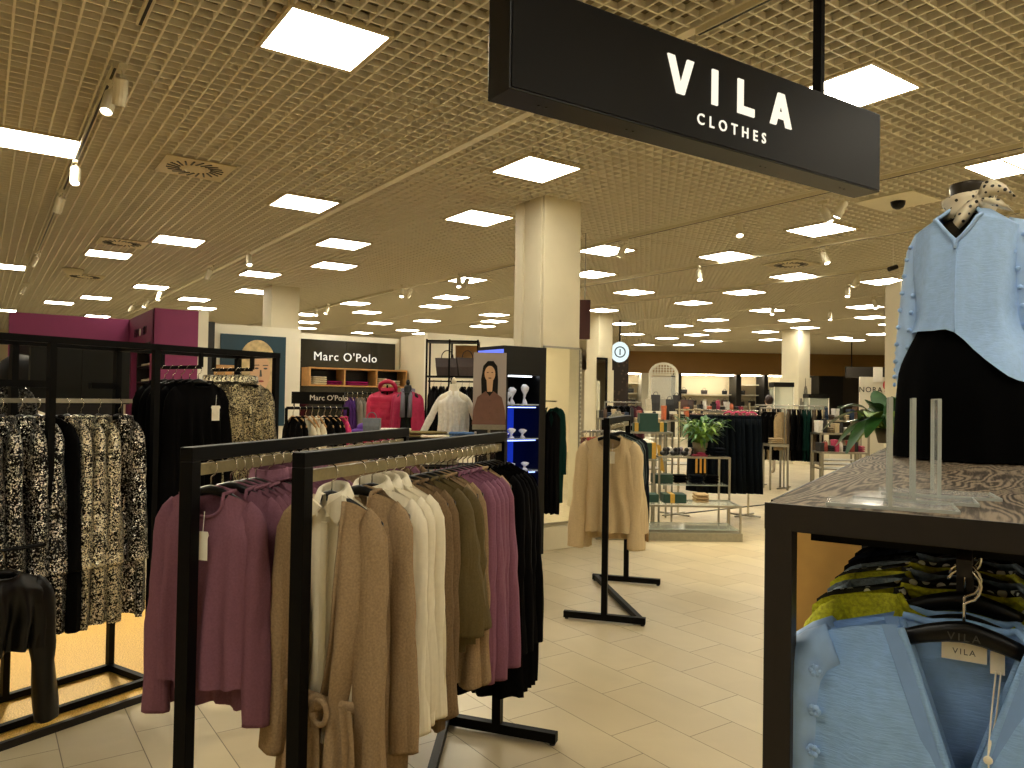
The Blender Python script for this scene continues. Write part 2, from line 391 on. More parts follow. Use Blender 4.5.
SPX = [(122, 72, 0, 'nearer of the twin spotlights upper left, tilted right'), (112, 88, 2.6, 'twin spotlight upper left, hanging straight beside its tilted partner'),
 (76, 166, 3.0, 'lit spotlight right of the wide left light panel'), (62, 196, .5, 'cream spotlight on the left track below the lit one'), (37, 254, 1, 'cream spotlight far down the left track'), (26, 285, 1.4, 'small lit spotlight lowest on the left track'),
 (249, 253, 3, 'boxy spotlight hanging near the far left light panels'), (211, 268, .6, 'cream spotlight between light panels above plum wall'),
 (160, 292, 2.5, 'lit spotlight above the corner of plum wall'), (147, 300, 2, 'middle spotlight over the plum side wall'), (133, 305, 1, 'leftmost spotlight over the plum side wall'),
 (739, 220, 2.4, 'spotlight hanging under the middle of black sign'), (845, 200, .6, 'spotlight pointing right beside the right end of black sign'), (823, 207, 3.3, 'brightly lit spotlight below the right end of black sign'),
 (625, 242, .6, 'lit spotlight right of the main column'), (699, 269, 2.5, 'spotlight tilted left on the second track beyond column'), (823, 250, 3, 'boxy spotlight above the panel near the mannequin'),
 (858, 275, .5, 'spotlight near mannequin sleeve tilted right'), (848, 287, 2, 'faint spotlight beside the tilted one near mannequin'), (893, 296, .7, 'spotlight nearest to the blue sleeve'), (874, 300, 2.6, 'spotlight left of the one at the blue sleeve'),
 (830, 313, 2.2, 'small spotlight over the right far column'), (773, 307, 2, 'small spotlight above the far column, left side'), (402, 288, 2.6, 'left spotlight of a pair near the middle'), (411, 288, .6, 'right spotlight of a pair near the middle'),
 (459, 277, 2.6, 'left spotlight of a pair beside the main column'), (468, 277, .5, 'right spotlight of a pair beside the main column'), (316, 309, 2.9, 'bright spotlight above the logo wall'), (328, 307, 2, 'dim spotlight beside the bright one above logo wall')]
fs = True
for (px, py, rz, lab) in SPX:
    a = at(px, py-(6 if py < 220 else 3), CEIL-.045)
    if fs: sp0.location = a; sp0.rotation_euler = (0, 0, rz); sp0['label'] = lab; fs = False
    else: dup(sp0, a, rz, lab)

def lamp(frm, to, watts, ang=50, blend=.6, r=.04):
    l = bpy.data.lights.new('spot_beam', 'SPOT'); l.energy = watts; l.spot_size = rad(ang); l.spot_blend = blend; l.shadow_soft_size = r; l.color = (1, .87, .62)
    o = bpy.data.objects.new('spot_beam', l); COL.objects.link(o); o.location = frm; o.rotation_euler = (Vector(to)-Vector(frm)).to_track_quat('-Z', 'Y').to_euler()
for (px, py, to, wt) in ((76, 168, (.5, 5.2, .3), 420), (62, 198, (.2, 4.3, 1.2), 260), (122, 76, (.9, 2.6, 1.0), 220), (825, 209, (2.2, .95, 1.9), 160), (845, 203, (6.5, 4.5, 0), 300), (625, 244, (7, 6.2, .6), 260), (699, 271, (8.5, 6.5, .8), 260), (249, 255, (3.1, 10.4, 1.6), 350), (160, 294, (1.9, 10.8, 1.5), 250), (411, 291, (5.3, 11.8, 1.6), 400), (468, 280, (5, 8.2, 1.3), 300)):
    a = at(px, py, CEIL-.2); lamp(a, to, wt)
lamp((12, -2, 3.4), (14, -5, 1.2), 320, 110); lamp((9.5, -2, 3.4), (10.5, -5, 1.2), 260, 110)  # two added spots without fixtures, brightening the near wall for the mirror's reflection

# =================== HANGING SIGN ===================
A = Vector((1.28, 1.868)); B = Vector((3.216, 1.80)); ang = math.atan2(B.y-A.y, B.x-A.x); Ls = (B-A).length
sg = thing('hanging_sign', 'long black box sign lettered VILA CLOTHES hanging from the ceiling', 'sign', ((A.x+B.x)/2, (A.y+B.y)/2, 2.5), ang)
SGM = plain('sign_black', '#0e0c09',   .45, 0, .05, 5, spec=.12)
s = MB(); s.bb(-Ls/2, .0, .0, Ls/2, .125, .345); s.build('box', BLKD, sg, bevel=.003)
s = MB(); s.bb(-Ls/2+.008, -.004, .008, Ls/2-.008, .0, .337); s.build('face_panel', SGM, sg)
s = MB()
for x in (-Ls/2+.15, -Ls/2+.18, -.45, -.42, .25, .28, Ls/2-.2, Ls/2-.17): s.lathe([(.0045, -.0025), (.0045, .001)], (x, .06, 0), 8)
s.build('screws', plain('screw', '#000000', .4), sg)
LET = emit('letter_glow', (1, .93, .74), 1.15)
def vila_letters(h, st, gap):
    s = MB(); x = 0
    wv = h*1.0
    s.poly([(0, h), (st*1.1, h), (wv/2, st*1.2), (wv-st*1.1, h), (wv, h), (wv/2+st*.62, 0), (wv/2-st*.62, 0)], -.006, 0)
    x = .222; s.poly([(x, 0), (x+st, 0), (x+st, h), (x, h)], -.006, 0)
    x = .36; s.poly([(x, 0), (x+h*.72, 0), (x+h*.72, st), (x+st, st), (x+st, h), (x, h)], -.006, 0)
    x = .545
    s.poly([(x, 0), (x+st*1.15, 0), (x+wv/2, h-st*1.4), (x+wv-st*1.15, 0), (x+wv, 0), (x+wv/2+st*.62, h), (x+wv/2-st*.62, h)], -.006, 0)
    s.poly([(x+wv*.25, h*.22), (x+wv*.75, h*.22), (x+wv*.68, h*.22+st*.9), (x+wv*.32, h*.22+st*.9)], -.0055, -.0005)
    return s, x+wv
s, wd = vila_letters(.128, .030, .058); vx = .012
nV = len(s.v)
def sub(MBs, v0, v1):
    q = MB(); q.v = MBs.v[v0:v1]
    for f_ in MBs.f:
        if all(v0 <= i < v1 for i in f_): q.face([i-v0 for i in f_])
    return q
for (v0, v1) in ((0, 14), (14, 22), (22, 34), (34, nV)): sub(s, v0, v1).build('letter', LET, sg, loc=(vx-wd/2, -.004, .146))
text('small_lettering', 'CLOTHES', .056, LET, sg, (vx, -.005, .078), offset=.0006, spacing=1.8)
s = MB()
for x in (-.72, .62):
    s = MB(); s.bb(x-.012, .045, .345, x+.012, .085, CEIL-2.5); s.bb(x+.016, .055, .345, x+.024, .075, CEIL-2.5); s.build('drop_rod', BLK, sg)

# =================== GARMENTS ===================
def hanger_parts(w=.178, mat=BLKD, slope=.075, chunky=1):
    s = MB(); R = []
    n = 16
    for i in range(n+1):
        u = -1+2*i/n; x = u*w; z = -.085-slope*abs(u)**1.5; th = (.0125-.005*abs(u))*chunky; hh = .020-.009*abs(u)
        y = .008*abs(u)**2
        R.append([(x, y+th*cos(2*PI*k/8)*.7, z+hh*sin(2*PI*k/8)*.8) for k in range(8)])
    s.rings(R, True, True, True)
    h = MB(); pts = [(0, 0, -.075), (0, 0, -.045)]
    for k in range(10):
        a = -PI/2+.2+k/9*1.35*PI; pts.append((.021*cos(a)*1.0, 0, -.018+.024*sin(a)))
    h.tube(pts, .0022, 6); return s, h
HANG = {}
def hanger(loc, rz, label, group, kind='black'):
    if kind not in HANG:
        s, h = hanger_parts(mat=BLKD)
        mt = {'black': BLKD, 'wood': plain('hanger_wood', '#b98d52', .5), 'clear': plain('hanger_grey', '#8e8a80', .3)}[kind]
        HANG[kind] = (s.mesh('clothes_hanger', mt, True), h.mesh('hook', CHR, True))
    o = bpy.data.objects.new('clothes_hanger', HANG[kind][0]); COL.objects.link(o); o.location = loc; o.rotation_euler = (0, 0, rz)
    c = bpy.data.objects.new('hook', HANG[kind][1]); COL.objects.link(c); c.parent = o
    return tag(o, label, 'clothes hanger', group)
GM = {}
def garment_parts(W=.178, slope=.075, n=.36, drop=.09, neck='round', L=.62, hem=.23, d=.045, sl=.58, sr=.058, cuff=.036, folds=5, A=.010,
                  seed=0, openf=0, og=.3, waist=None, collar=None, hilo=0, spread=.015, nose=0, tail=0):
    rnd = random.Random(seed); ph = rnd.uniform(0, 6); ph2 = rnd.uniform(0, 6); z0 = -.068
    s = MB(); nu, nv = 30, 26
    def wid(v):
        w_ = W + (hem-W)*sm(v*1.05)
        if waist: w_ -= waist[1]*math.exp(-((v-waist[0])/.16)**2)
        return w_
    def top(u, back):
        a = abs(u); z = z0-slope*a**1.4-.012*max(0, (a-.86)/.14)**2
        if a < n:
            q = 1-a/n
            if back: z -= .012*sm(q*2)
            else: z -= drop*(q if neck == 'v' else math.sqrt(max(0, 1-(a/n)**2)))
        return z
    def P(u, v, back):
        a = abs(u); zt = top(u, back)
        zb = -L-.07-(hilo if back else 0)-tail*(a**2)+.006*sin(u*9+ph)
        z = zt+(zb-zt)*v
        x = u*wid(v)+.004*sin(v*8+ph2)
        t = math.sqrt(max(0, 1-a**2.6))
        d0 = .72 if a < n else .72*math.exp(-(a-n)*9)+.10
        dd = d*(d0+(1.0-d0)*sm(v*5))
        if waist: dd *= 1-.35*math.exp(-((v-waist[0])/.12)**2)
        f_ = 1.75*A*sm(v*1.3)*(sin(folds*PI*u+ph+(2 if back else 0)+1.1*sin(2.2*v+ph2))+.5*sin(folds*2.3*u+ph2+3*v))*t
        y = (dd*t+f_) if back else (-dd*t+f_)
        return (x, y, z)
    if openf:
        for sd in (-1, 1):
            def PP(a, v, sd=sd):
                g = n+(og-n)*sm(v*1.4) if not waist else (n*(1-sm(v/waist[0]))+.02 if v < waist[0] else .02+og*(v-waist[0]))
                u = sd*(g+(1-g)*a); return P(u, v, False)
            R = [[PP(i/14, j/nv) for i in range(15)] for j in range(nv+1)]
            s.rings(R, closed=False)
            s.tube([(p[0][0], p[0][1]-.003, p[0][2]) for p in R], .007, 6)      # front band
        sheet(s, lambda a, v: P(-1+2*a, v, True), nu, nv)
    else:
        sheet(s, lambda a, v: P(-1+2*a, v, False), nu, nv); sheet(s, lambda a, v: P(-1+2*a, v, True), nu, nv)
        # inside hem turn
    # neck band
    if not openf and collar is None:
        pts = [P(n*(-1+2*i/16), 0, False) for i in range(17)]+[P(n*(1-2*i/12), 0, True) for i in range(1, 13)]
        s.tube(pts, .006, 6, cap=False)
    if sl > 0:
        for sd in (-1, 1):
            R = []; m_ = 22; nk = 14; px_ = rnd.uniform(0, 6); sw = rnd.uniform(-.012, .012)
            u0 = (W-.075)/W; cx_ = W-.075+.012; cz_ = z0-slope*u0**1.4-sr*.80-.002; ds = (sl+.05)/m_; tilt = rnd.uniform(-.03, .03)
            for j in range(m_+1):
                t = j/m_; q = j*ds
                th = rad(30)+(rad(90-spread*220)-rad(30))*sm(q/.10)+tilt
                if j: cx_ += ds*cos(th); cz_ -= ds*sin(th)
                ra = sr*.80+(cuff-sr*.80)*sm(q/(sl*.95)); rb = ra*(.62+.25*t)*(.6+.4*sm(q/.06)); y = sw*sin(t*2.5)-.012*t
                row = []
                for k in range(nk):
                    a = 2*PI*k/nk; fl = 1+.14*sin(3*a+px_+5*t)*sm(t*3)+.05*sin(13*t+px_)*sm(t*2)+.07*sin(2*a+26*t+px_)*math.exp(-((t-.5)/.16)**2)
                    e = ra*cos(a)*fl; row.append((sd*(cx_+sin(th)*e), y+rb*sin(a)*fl, cz_+cos(th)*e))
                R.append(row)
            j_ = R[-1]; R.append([(p[0], p[1], p[2]-.012) for p in j_]); cx = sum(p[0] for p in j_)/nk; cy = sum(p[1] for p in j_)/nk
            R.append([(cx+(p[0]-cx)*.88, cy+(p[1]-cy)*.88, p[2]-.010) for p in j_]); R.append([(cx+(p[0]-cx)*.8, cy+(p[1]-cy)*.8, p[2]+.04) for p in j_])
            s.rings(R, True, True, False)
    out = {'body': s}
    if collar:
        c = MB(); hc = .045 if collar == 'turtle' else .036; fl = .012 if collar == 'turtle' else .026
        rows = []
        prof = [(0, 0), (-.002, hc*.7), (.0, hc), (fl*.5, hc*.95), (fl, hc*.1), (fl*1.15, -hc*.45 if collar == 'shirt' else hc*.2)]
        N = 22
        for (o_, z_) in prof:
            row = []
            for i in range(N+1):
                a = (-.5+i/N)*2*PI*(.93 if collar == 'shirt' else 1.0)+PI/2
                cx, cy = cos(a), sin(a)
                rx = n*W*(.98 if collar == 'turtle' else .80)+o_; ry = d*.75+o_
                zz = z0-.012+z_ - (.025 if collar == 'shirt' else .01)*(1-cy)/2*1.4
                if collar == 'shirt' and cy < -.6: zz -= .03*(-cy-.6)*(1 if z_ < hc*.3 else .1)
                row.append((rx*cx, ry*cy, zz))
            rows.append(row)
        c.rings(rows, closed=False); out['collar'] = c
    return out
def garment(kind, spec, mat, loc, rz, label, cat, group, hang='black', rack='', tagm=False, hgroup=None, hl=None, seed=0, extra=None):
    key = (kind, seed)
    if key not in GM:
        parts = garment_parts(seed=seed*7+sum(map(ord, kind)), **spec)
        GM[key] = {k: v.mesh(kind if k == 'body' else k, mat, True) for k, v in parts.items()}
    g = GM[key]
    o = bpy.data.objects.new(kind, g['body']); COL.objects.link(o); o.location = loc; o.rotation_euler = (0, 0, rz)
    if o.data.materials[0] != mat:
        o.material_slots[0].link = 'OBJECT'; o.material_slots[0].material = mat
    if 'collar' in g:
        c = bpy.data.objects.new('collar', g['collar']); COL.objects.link(c); c.parent = o
        if c.data.materials[0] != mat: c.material_slots[0].link = 'OBJECT'; c.material_slots[0].material = mat
    tag(o, label, cat, group)
    if hang: hanger(loc, rz, (hl or ('black hanger holding ' + label))[:90] if hl else hlabel(hang, label), hgroup or (rack+' hangers'), hang)
    if tagm: price_tag(o, *(tagm if isinstance(tagm, tuple) else (.0, -.3, .06)))
    return o
def hlabel(kind, label):
    return ' '.join(({'black': 'black hanger', 'wood': 'wooden hanger', 'clear': 'pale hanger'}[kind] + ' of the ' + label).split()[:16])
def price_tag(parent, x, z, y, sz=.034, lettering=None, string=True):
    s = MB(); s.poly([(x-sz/2, z-.085), (x+sz/2, z-.085), (x+sz/2, z-.02), (x+sz*.62, z-.01), (x+sz/2, z), (x-sz/2, z), (x-sz*.62, z-.01), (x-sz/2, z-.02)], -y-.002, -y)
    t = s.build('price_tag', CARD, parent)
    if string:
        s = MB(); s.tube([(x, -y-.001, z-.008), (x+.004, -y+.0, z+.06)], .0012, 5); s.build('string', WHITE, t)
    if lettering: text('print', lettering, .012, BLKD, t, (x, -y-.0032, z-.035), extrude=.0004)
    return t

MAUVE = knit('mauve_knit', '#7a5360'); MAUVE2 = knit('mauve_satin', '#84586b', .1, .6)
TAUPE = knit('beige_heather_knit', '#957d5e', .17); TAUPE2 = knit('taupe_knit', '#745f45', .17); OLIVE = knit('olive_satin', '#5d5032', .12, .6)
IVORY = plain('ivory_cotton', '#e2d8bd', .7, 0, .03, 60, .15, 300, .2); SAND = knit('sand_knit', '#b79c74', .12)
BLACKF = knit('black_fabric', '#060505', .2, .85); NAVY = knit('navy_fabric', '#12161f', .2); GREY = knit('grey_green_knit', '#56615f', .1)
DGREEN = knit('dark_green_fabric', '#0c2620', .2); CREAMK = knit('cream_knit', '#cbb48c', .08)
CARD_S = dict(W=.185, L=.60, hem=.20, d=.05, sl=.57, neck='round', drop=.095, n=.42, hilo=.09, folds=5, A=.010, sr=.058, cuff=.042, spread=.01)
COLL_S = dict(W=.18, L=.72, hem=.21, d=.045, sl=.5, collar='turtle', drop=.03, folds=6, A=.012, sr=.07)
LONG_S = dict(W=.178, L=.98, hem=.19, d=.06, sl=.66, neck='v', drop=.3, n=.43, folds=4, A=.012, openf=1, og=.25, sr=.062, cuff=.048, spread=.01)
LCL_S = dict(W=.178, L=.90, hem=.19, d=.05, sl=.66, neck='v', drop=.2, folds=5, A=.014, sr=.06, cuff=.045, spread=.01)
SHIRT_S = dict(W=.188, L=.76, hem=.22, d=.045, sl=.64, collar='shirt', drop=.08, neck='v', n=.32, folds=7, A=.013, sr=.055, cuff=.035, tail=-.04, spread=.01)
TOP_S = dict(W=.19, L=.62, hem=.20, d=.045, sl=.42, neck='v', drop=.1, folds=4, A=.01, sr=.07, cuff=.075, spread=.01)
KNIT_S = dict(W=.178, L=.58, hem=.19, d=.05, sl=.6, neck='round', drop=.07, folds=4, A=.009, sr=.056, cuff=.042, spread=.01)
BLK_S = dict(W=.203, L=.98, hem=.225, d=.045, sl=.66, neck='v', drop=.1, folds=5, A=.012, sr=.056, cuff=.045, spread=.01)

def z_rack(name, near, far, h, label, group, footn=.29):
    near, far = Vector(near), Vector(far); d = (far-near); Ln = d.length; d.normalize(); ang = math.atan2(d.y, d.x)
    t = thing('clothes_rack', label, 'clothes rack', (near.x, near.y, 0), ang, group)
    T = .042
    for x in (0, Ln):
        s = MB(); s.bb(x-T/2, -T/2, .045, x+T/2, T/2, h-T); s.build('post', BLK, t, bevel=.002)
        s = MB(); s.bb(x-T/2, -footn, .012, x+T/2, footn, .045+.012); f = s.build('foot', BLK, t, bevel=.002)
        for yy in (-footn+.02, footn-.02):
            s = MB(); s.lathe([(.014, 0), (.014, .012)], (x, yy, 0), 10); s.build('glide', DKS, f)
    s = MB(); s.bb(-T/2, -T/2, h-T, Ln+T/2, T/2, h); s.build('top_bar', BLK, t, bevel=.002)
    s = MB(); s.bar((0, -footn+.03, .034), (Ln, footn-.03, .034), .035, .04); s.build('base_bar', BLK, t)
    s = MB(); s.bb(T/2, -.008, h-.087, Ln-T/2, .008, h-.052); s.build('rail', RAILM, t, bevel=.001)
    return t, near, d, ang, h-.052
def rk(t, near, d, ang, zr):
    def P(s_, dz=0): return (near.x+d.x*s_, near.y+d.y*s_, zr+dz)
    return P, ang-PI/2
# ---- rack B (front right) ----
RB = z_rack('b', (.744, 2.073), (2.016, 2.952), 1.41, 'black steel rack in the foreground holding cardigans and white blouses', 'black clothes racks')
PB, RZ = rk(*RB)
jr = random.Random(3)
def seq(P, rz, items, rname, hg):
    cnt = {}
    tot = {}
    for it in items: tot[it[4]] = tot.get(it[4], 0)+1
    for it in items:
        t, kind, spec, mat, desc, cat = it[:6]; sd = it[6] if len(it) > 6 else cnt.get(kind, 0) % 3
        k = cnt.get(desc, 0); cnt[desc] = k+1; cnt[kind] = cnt.get(kind, 0)+1
        lab = '%s on the %s' % (desc, rname) if tot[desc] == 1 else '%s, %s from the near end of the %s' % (desc, ORD[k], rname)
        garment(kind, spec, mat, P(t), rz+jr.uniform(-.05, .05), lab, cat, desc+' '+rname, rack=rname, hgroup=hg, seed=sd, tagm=it[7] if len(it) > 7 else False)
RBN = 'foreground rack'
itemsB = [(.30, 'long_cardigan', LCL_S, TAUPE, 'long beige cardigan', 'cardigan', 1)]
for i, t in enumerate((.375, .44, .50)): itemsB.append((t, 'shirt', SHIRT_S, IVORY, 'ivory collared blouse', 'blouse', i))
itemsB += [(.57, 'long_cardigan', dict(LCL_S, L=.84), TAUPE2, 'taupe cardigan behind the blouses', 'cardigan', 2), (.64, 'cardigan', dict(LCL_S, L=.80), TAUPE2, 'slim brown cardigan', 'cardigan', 0)]
for i, t in enumerate((.72, .78)): itemsB.append((t, 'wide_sleeve_blouse', TOP_S, OLIVE, 'olive wide sleeved top', 'top', i))
for i, t in enumerate((.84, .89)): itemsB.append((t, 'knit_dress', dict(KNIT_S, L=.78, hem=.19, sl=.66), TAUPE, 'long beige knit', 'knitwear', i))
for i, t in enumerate((.95, 1.0, 1.05, 1.10, 1.15)): itemsB.append((t, 'jumper', dict(KNIT_S, L=.66, sl=.68, W=.195, hem=.205), MAUVE2, 'mauve jumper', 'jumper', i % 3))
itemsB.append((1.20, 'knit_dress', dict(KNIT_S, L=.78, hem=.19, sl=.66), SAND, 'sand knit behind the mauve jumpers', 'knitwear', 2))
for i, t in enumerate((1.26, 1.31, 1.36, 1.41, 1.45)): itemsB.append((t, 'long_black_blouse', BLK_S, BLACKF, 'long black top', 'top', i % 3))
seq(PB, RZ, itemsB, RBN, 'hangers on the foreground rack')
# empty looking extra hooks hung along the rail are on the garments themselves
# front outfit: blouse inside tied cardigan
gb = garment('blouse', dict(SHIRT_S, L=.84, sl=0, W=.15, slope=.06, hem=.14, d=.035, A=.006, folds=4), IVORY, PB(.155), RZ-.08, 'ivory blouse worn inside the tied beige cardigan', 'blouse', None, hang=None)
s = MB(); s.poly([(-.012, -.80), (.014, -.80), (.012, -.16), (-.010, -.16)], -.043, -.036); s.build('placket', IVORY, gb)
s = MB()
for i in range(8): s.lathe([(.004, 0), (.004, .001)], (0, 0, 0), 8)
for k in (-1, 1):
    s = MB(); s.poly([(k*.005, -.115), (k*.07, -.075), (k*.075, -.12), (k*.055, -.165)], -.052, -.044); s.build('collar_point', IVORY, gb)
lc = garment('tied_cardigan', dict(LONG_S, waist=(.62, .035), L=1.0, A=.018), TAUPE, PB(.145), RZ-.08, 'long beige cardigan with tied belt, hanging at the near end of the rack', 'cardigan', None, hl='black hanger inside the tied beige cardigan', hgroup='hangers on the foreground rack')
zb = -.068-(.95)*.63
s = MB(); N = 28
s.rings([[((.158+o_)*cos(2*PI*k/N), (.05+o_)*sin(2*PI*k/N), zb+dz+.012*sin(4*PI*k/N)) for k in range(N)] for o_, dz in ((0, .018), (.008, .012), (.008, -.012), (0, -.018))])
bl = s.build('belt', TAUPE, lc, smooth=True)
s = MB(); s.ell((.015, -.068, zb), (.03, .022, .026)); s.tube([(.040-.026*cos(a_), -.085, zb-.02+.034*sin(a_)) for a_ in [2*PI*k/16 for k in range(17)]], .009, 8)
s.build('knot', TAUPE, bl, smooth=True)
for x, L_ in ((.0, .36), (.12, .30)):
    s = MB(); sheet(s, lambda a, v, x=x, L_=L_: (x+.02*sin(v*3)+(a-.5)*.045, -.075-.012*v+.008*sin(a*6), zb-L_*v), 4, 10); s.build('belt_end', TAUPE, bl, smooth=True)
# ---- rack A ----
RA = z_rack('a', (.516, 2.384), (1.762, 3.459), 1.41, 'black steel rack of mauve cardigans, left of the foreground rack', 'black clothes racks')
PA, RZA = rk(*RA); RAN = 'mauve rack'
itemsA = []
for i, t in enumerate((.10, .20, .245, .29, .34)): itemsA.append((t, 'mauve_cardigan', CARD_S, MAUVE, 'mauve knitted cardigan', 'cardigan', i % 3, (.03, -.20, .070) if i == 0 else False))
for i, t in enumerate((.42, .48, .54, .60, .67, .74)): itemsA.append((t, 'collared_cardigan', COLL_S, MAUVE, 'mauve top with raised collar', 'top', i % 3))
for i, t in enumerate((.86, .96, 1.06)): itemsA.append((t, 'collared_sweater', dict(COLL_S), TAUPE, 'beige top with raised collar', 'top', i % 3))
for i, t in enumerate((1.15, 1.24, 1.33, 1.42, 1.5)): itemsA.append((t, 'jumper', dict(KNIT_S, L=.66, sl=.66), MAUVE if i % 2 else TAUPE2, 'far %s jumper' % ('mauve' if i % 2 else 'taupe'), 'jumper', i % 3))
seq(PA, RZA, itemsA, RAN, 'hangers on the mauve rack')
fc = [o for o in COL.objects if o.name.startswith('mauve_cardigan')][0]
s = MB(); s.bar((0, -.066, -.15), (0, -.072, -.66), .014, .004); s.build('button_band', MAUVE, fc)
s = MB()
for i in range(9): s.box((0, -.073, -.17-i*.055), (.007, .004, .007))
s.build('buttons', BLKD, fc)
s = MB(); s.box((0, .03, -.095), (.05, .002, .018)); s.build('neck_label', CARD, fc)

# ---- rack C ----
RC = z_rack('c', (3.651, 4.03), (4.583, 4.787), 1.44, 'black steel rack standing alone in the aisle with sand jumpers', 'black clothes racks')
PC, RZC = rk(*RC); RCN = 'aisle rack'
itemsC = []
for i, t in enumerate((.12, .16, .20)): itemsC.append((t, 'sand_jumper', dict(W=.205, L=.70, hem=.285, d=.055, sl=.66, neck='round', drop=.11, n=.44, hilo=.06, folds=5, A=.01, sr=.085, cuff=.06), CREAMK, 'sand wide neck jumper', 'jumper', i % 3, (.03, -.19, .056) if i == 0 else False))
itemsC.append((.26, 'jumper', dict(KNIT_S, L=.66, sl=.66), knit('pale_green_knit', '#a9a47c'), 'pale green jumper', 'jumper', 1))
for i, t in enumerate((.34, .41, .48, .55, .62, .68)): itemsC.append((t, 'sweater', dict(KNIT_S, L=.74, sl=.66, W=.215, hem=.24), (GREY, NAVY, GREY, BLACKF, NAVY, BLACKF)[i], ('grey green top', 'navy top', 'grey green top', 'black top', 'navy top', 'black top')[i], 'top', i % 3))
itemsC.append((.76, 'jumper', dict(KNIT_S, L=.74, sl=.66), DGREEN, 'dark green jumper', 'jumper', 2))
seq(PC, RZC, itemsC, RCN, 'hangers on the aisle rack')

# =================== LEFT FRAMED UNIT WITH SEQUIN CLOTHES ===================
E1 = Vector((cos(rad(22.8)), sin(rad(22.8)))); N1 = Vector((-E1.y, E1.x)); AD = rad(22.8)
D0 = Vector((.766, 4.391)); HD = 1.81; DW = .36; T = .032
u = thing('clothing_rack', 'tall black steel double frame holding sequin dresses on the gold platform', 'clothes rack', (D0.x, D0.y, 0), AD)
def fr(name, *bars):
    s = MB()
    for b_ in bars: s.bar(b_[0], b_[1], T, T)
    return s.build(name, BLK, u)
for (x, y) in ((0, 0), (-.53, 0), (-1.25, 0), (0, DW), (-.53, DW), (-1.25, DW), (.8, 0), (.8, DW)): fr('post', ((x, y, .05), (x, y, HD)))
fr('top_bar', ((-1.27, 0, HD), (.82, 0, HD))); fr('top_bar', ((-1.27, DW, HD), (.82, DW, HD)))
fr('end_bar', ((.8, 0, HD), (.8, DW, HD))); fr('end_bar', ((0, 0, HD), (0, DW, HD)))
fr('base_frame', ((-1.27, 0, .05), (.02, 0, .05)), ((-1.27, DW, .05), (.02, DW, .05)), ((0, 0, .05), (0, DW, .05)))
fr('shelf_bar', ((-1.25, 0, 1.60), (-.53, 0, 1.60))); fr('shelf_bar', ((-.15, DW, 1.60), (0, DW, 1.60)))
s = MB(); s.bar((-1.25, DW/2, 1.52), (-.02, DW/2, 1.52), .012, .022); s.build('rail', STEEL, u)
for x in (.27, .62):
    s = MB(); s.bar((x, 0, 1.715), (x, DW, 1.715), .014, .02); s.bar((x, .0, 1.715), (x, .0, HD), .02, .02); s.bar((x, DW, 1.715), (x, DW, HD), .02, .02); s.build('cross_rail', BLK, u)
def PD(x, y, z): p = D0+E1*x+N1*y; return (p.x, p.y, z)
# dark panel hung in the back of the frame
s = MB(); s.box((0, 0, 0), (.62, .02, .40)); s.bb(-.31, -.016, -.21, .31, .016, -.19); s.bb(-.006, -.013, -.2, .006, -.01, .2)
p_ = dep(82, 371, 4.8)-Vector((D0.x, D0.y, 0)); lx_, ly_ = p_.x*E1.x+p_.y*E1.y, p_.x*N1.x+p_.y*N1.y
bkb = s.build('back_panel', plain('smoked_panel', '#100f09', .4, 0, .05, 4, spec=.2), u, loc=(lx_, ly_, p_.z)); bkb['label'] = 'dark smoked back panel'
s = MB(); s.bar((-.25, -.01, .16), (-.25, DW-ly_, HD-p_.z), .012, .012); s.bar((.25, -.01, .16), (.25, DW-ly_, HD-p_.z), .012, .012); s.build('bracket', BLK, bkb)
# gold platform
gm, nt, b = new_mat('gold_carpet'); L = nt.links
tc = nd(nt, 'ShaderNodeTexCoord'); n = nd(nt, 'ShaderNodeTexNoise', i_Scale=170.0, i_Detail=3.0); L.new(tc.outputs['Object'], n.inputs['Vector'])
rp = nd(nt, 'ShaderNodeValToRGB'); rp.color_ramp.elements[0].position = .35; rp.color_ramp.elements[0].color = (*C('#a87718'), 1); rp.color_ramp.elements[1].position = .68; rp.color_ramp.elements[1].color = (*C('#ffd264'), 1)
L.new(n.outputs['Fac'], rp.inputs[0]); L.new(rp.outputs[0], b.inputs['Base Color']); sb(b, Roughness=.55)
s = MB(); s.bb(-3.2, -.10, 0, .95, 2.6, .03); s.mi = 1; s.bb(-3.2, -.125, 0, .965, -.10, .034); s.bb(.95, -.125, 0, .965, 2.6, .034)
o = s.build('gold_platform', [gm, DKS], loc=(D0.x, D0.y, 0), rz=AD); tag(o, 'low gold glitter carpet platform under the sequin frame', 'platform'); o['kind'] = 'structure'
SEQB = sequin('sequin_black_silver', '#050505', '#fff8e6', .16, 190); SEQS = sequin('sequin_silver', '#15120c', '#f4e9c8', .42, 190)
SEQD = sequin('sequin_dark', '#050505', '#a8a08c', .05, 190); SEQG = sequin('sequin_pewter', '#282216', '#c4b68c', .40, 230)
SEQ_S = dict(W=.185, L=1.02, hem=.23, d=.055, sl=.62, neck='round', drop=.06, folds=5, A=.014, sr=.058, cuff=.06, tail=.02, spread=.01)
items = [(-1.10, SEQD), (-.98, SEQB), (-.86, SEQB), (-.76, SEQB), (-.66, SEQB), (-.58, SEQB), (-.50, SEQB), (-.43, BLACKF), (-.36, SEQS), (-.29, SEQS), (-.20, SEQS), (-.09, SEQB)]
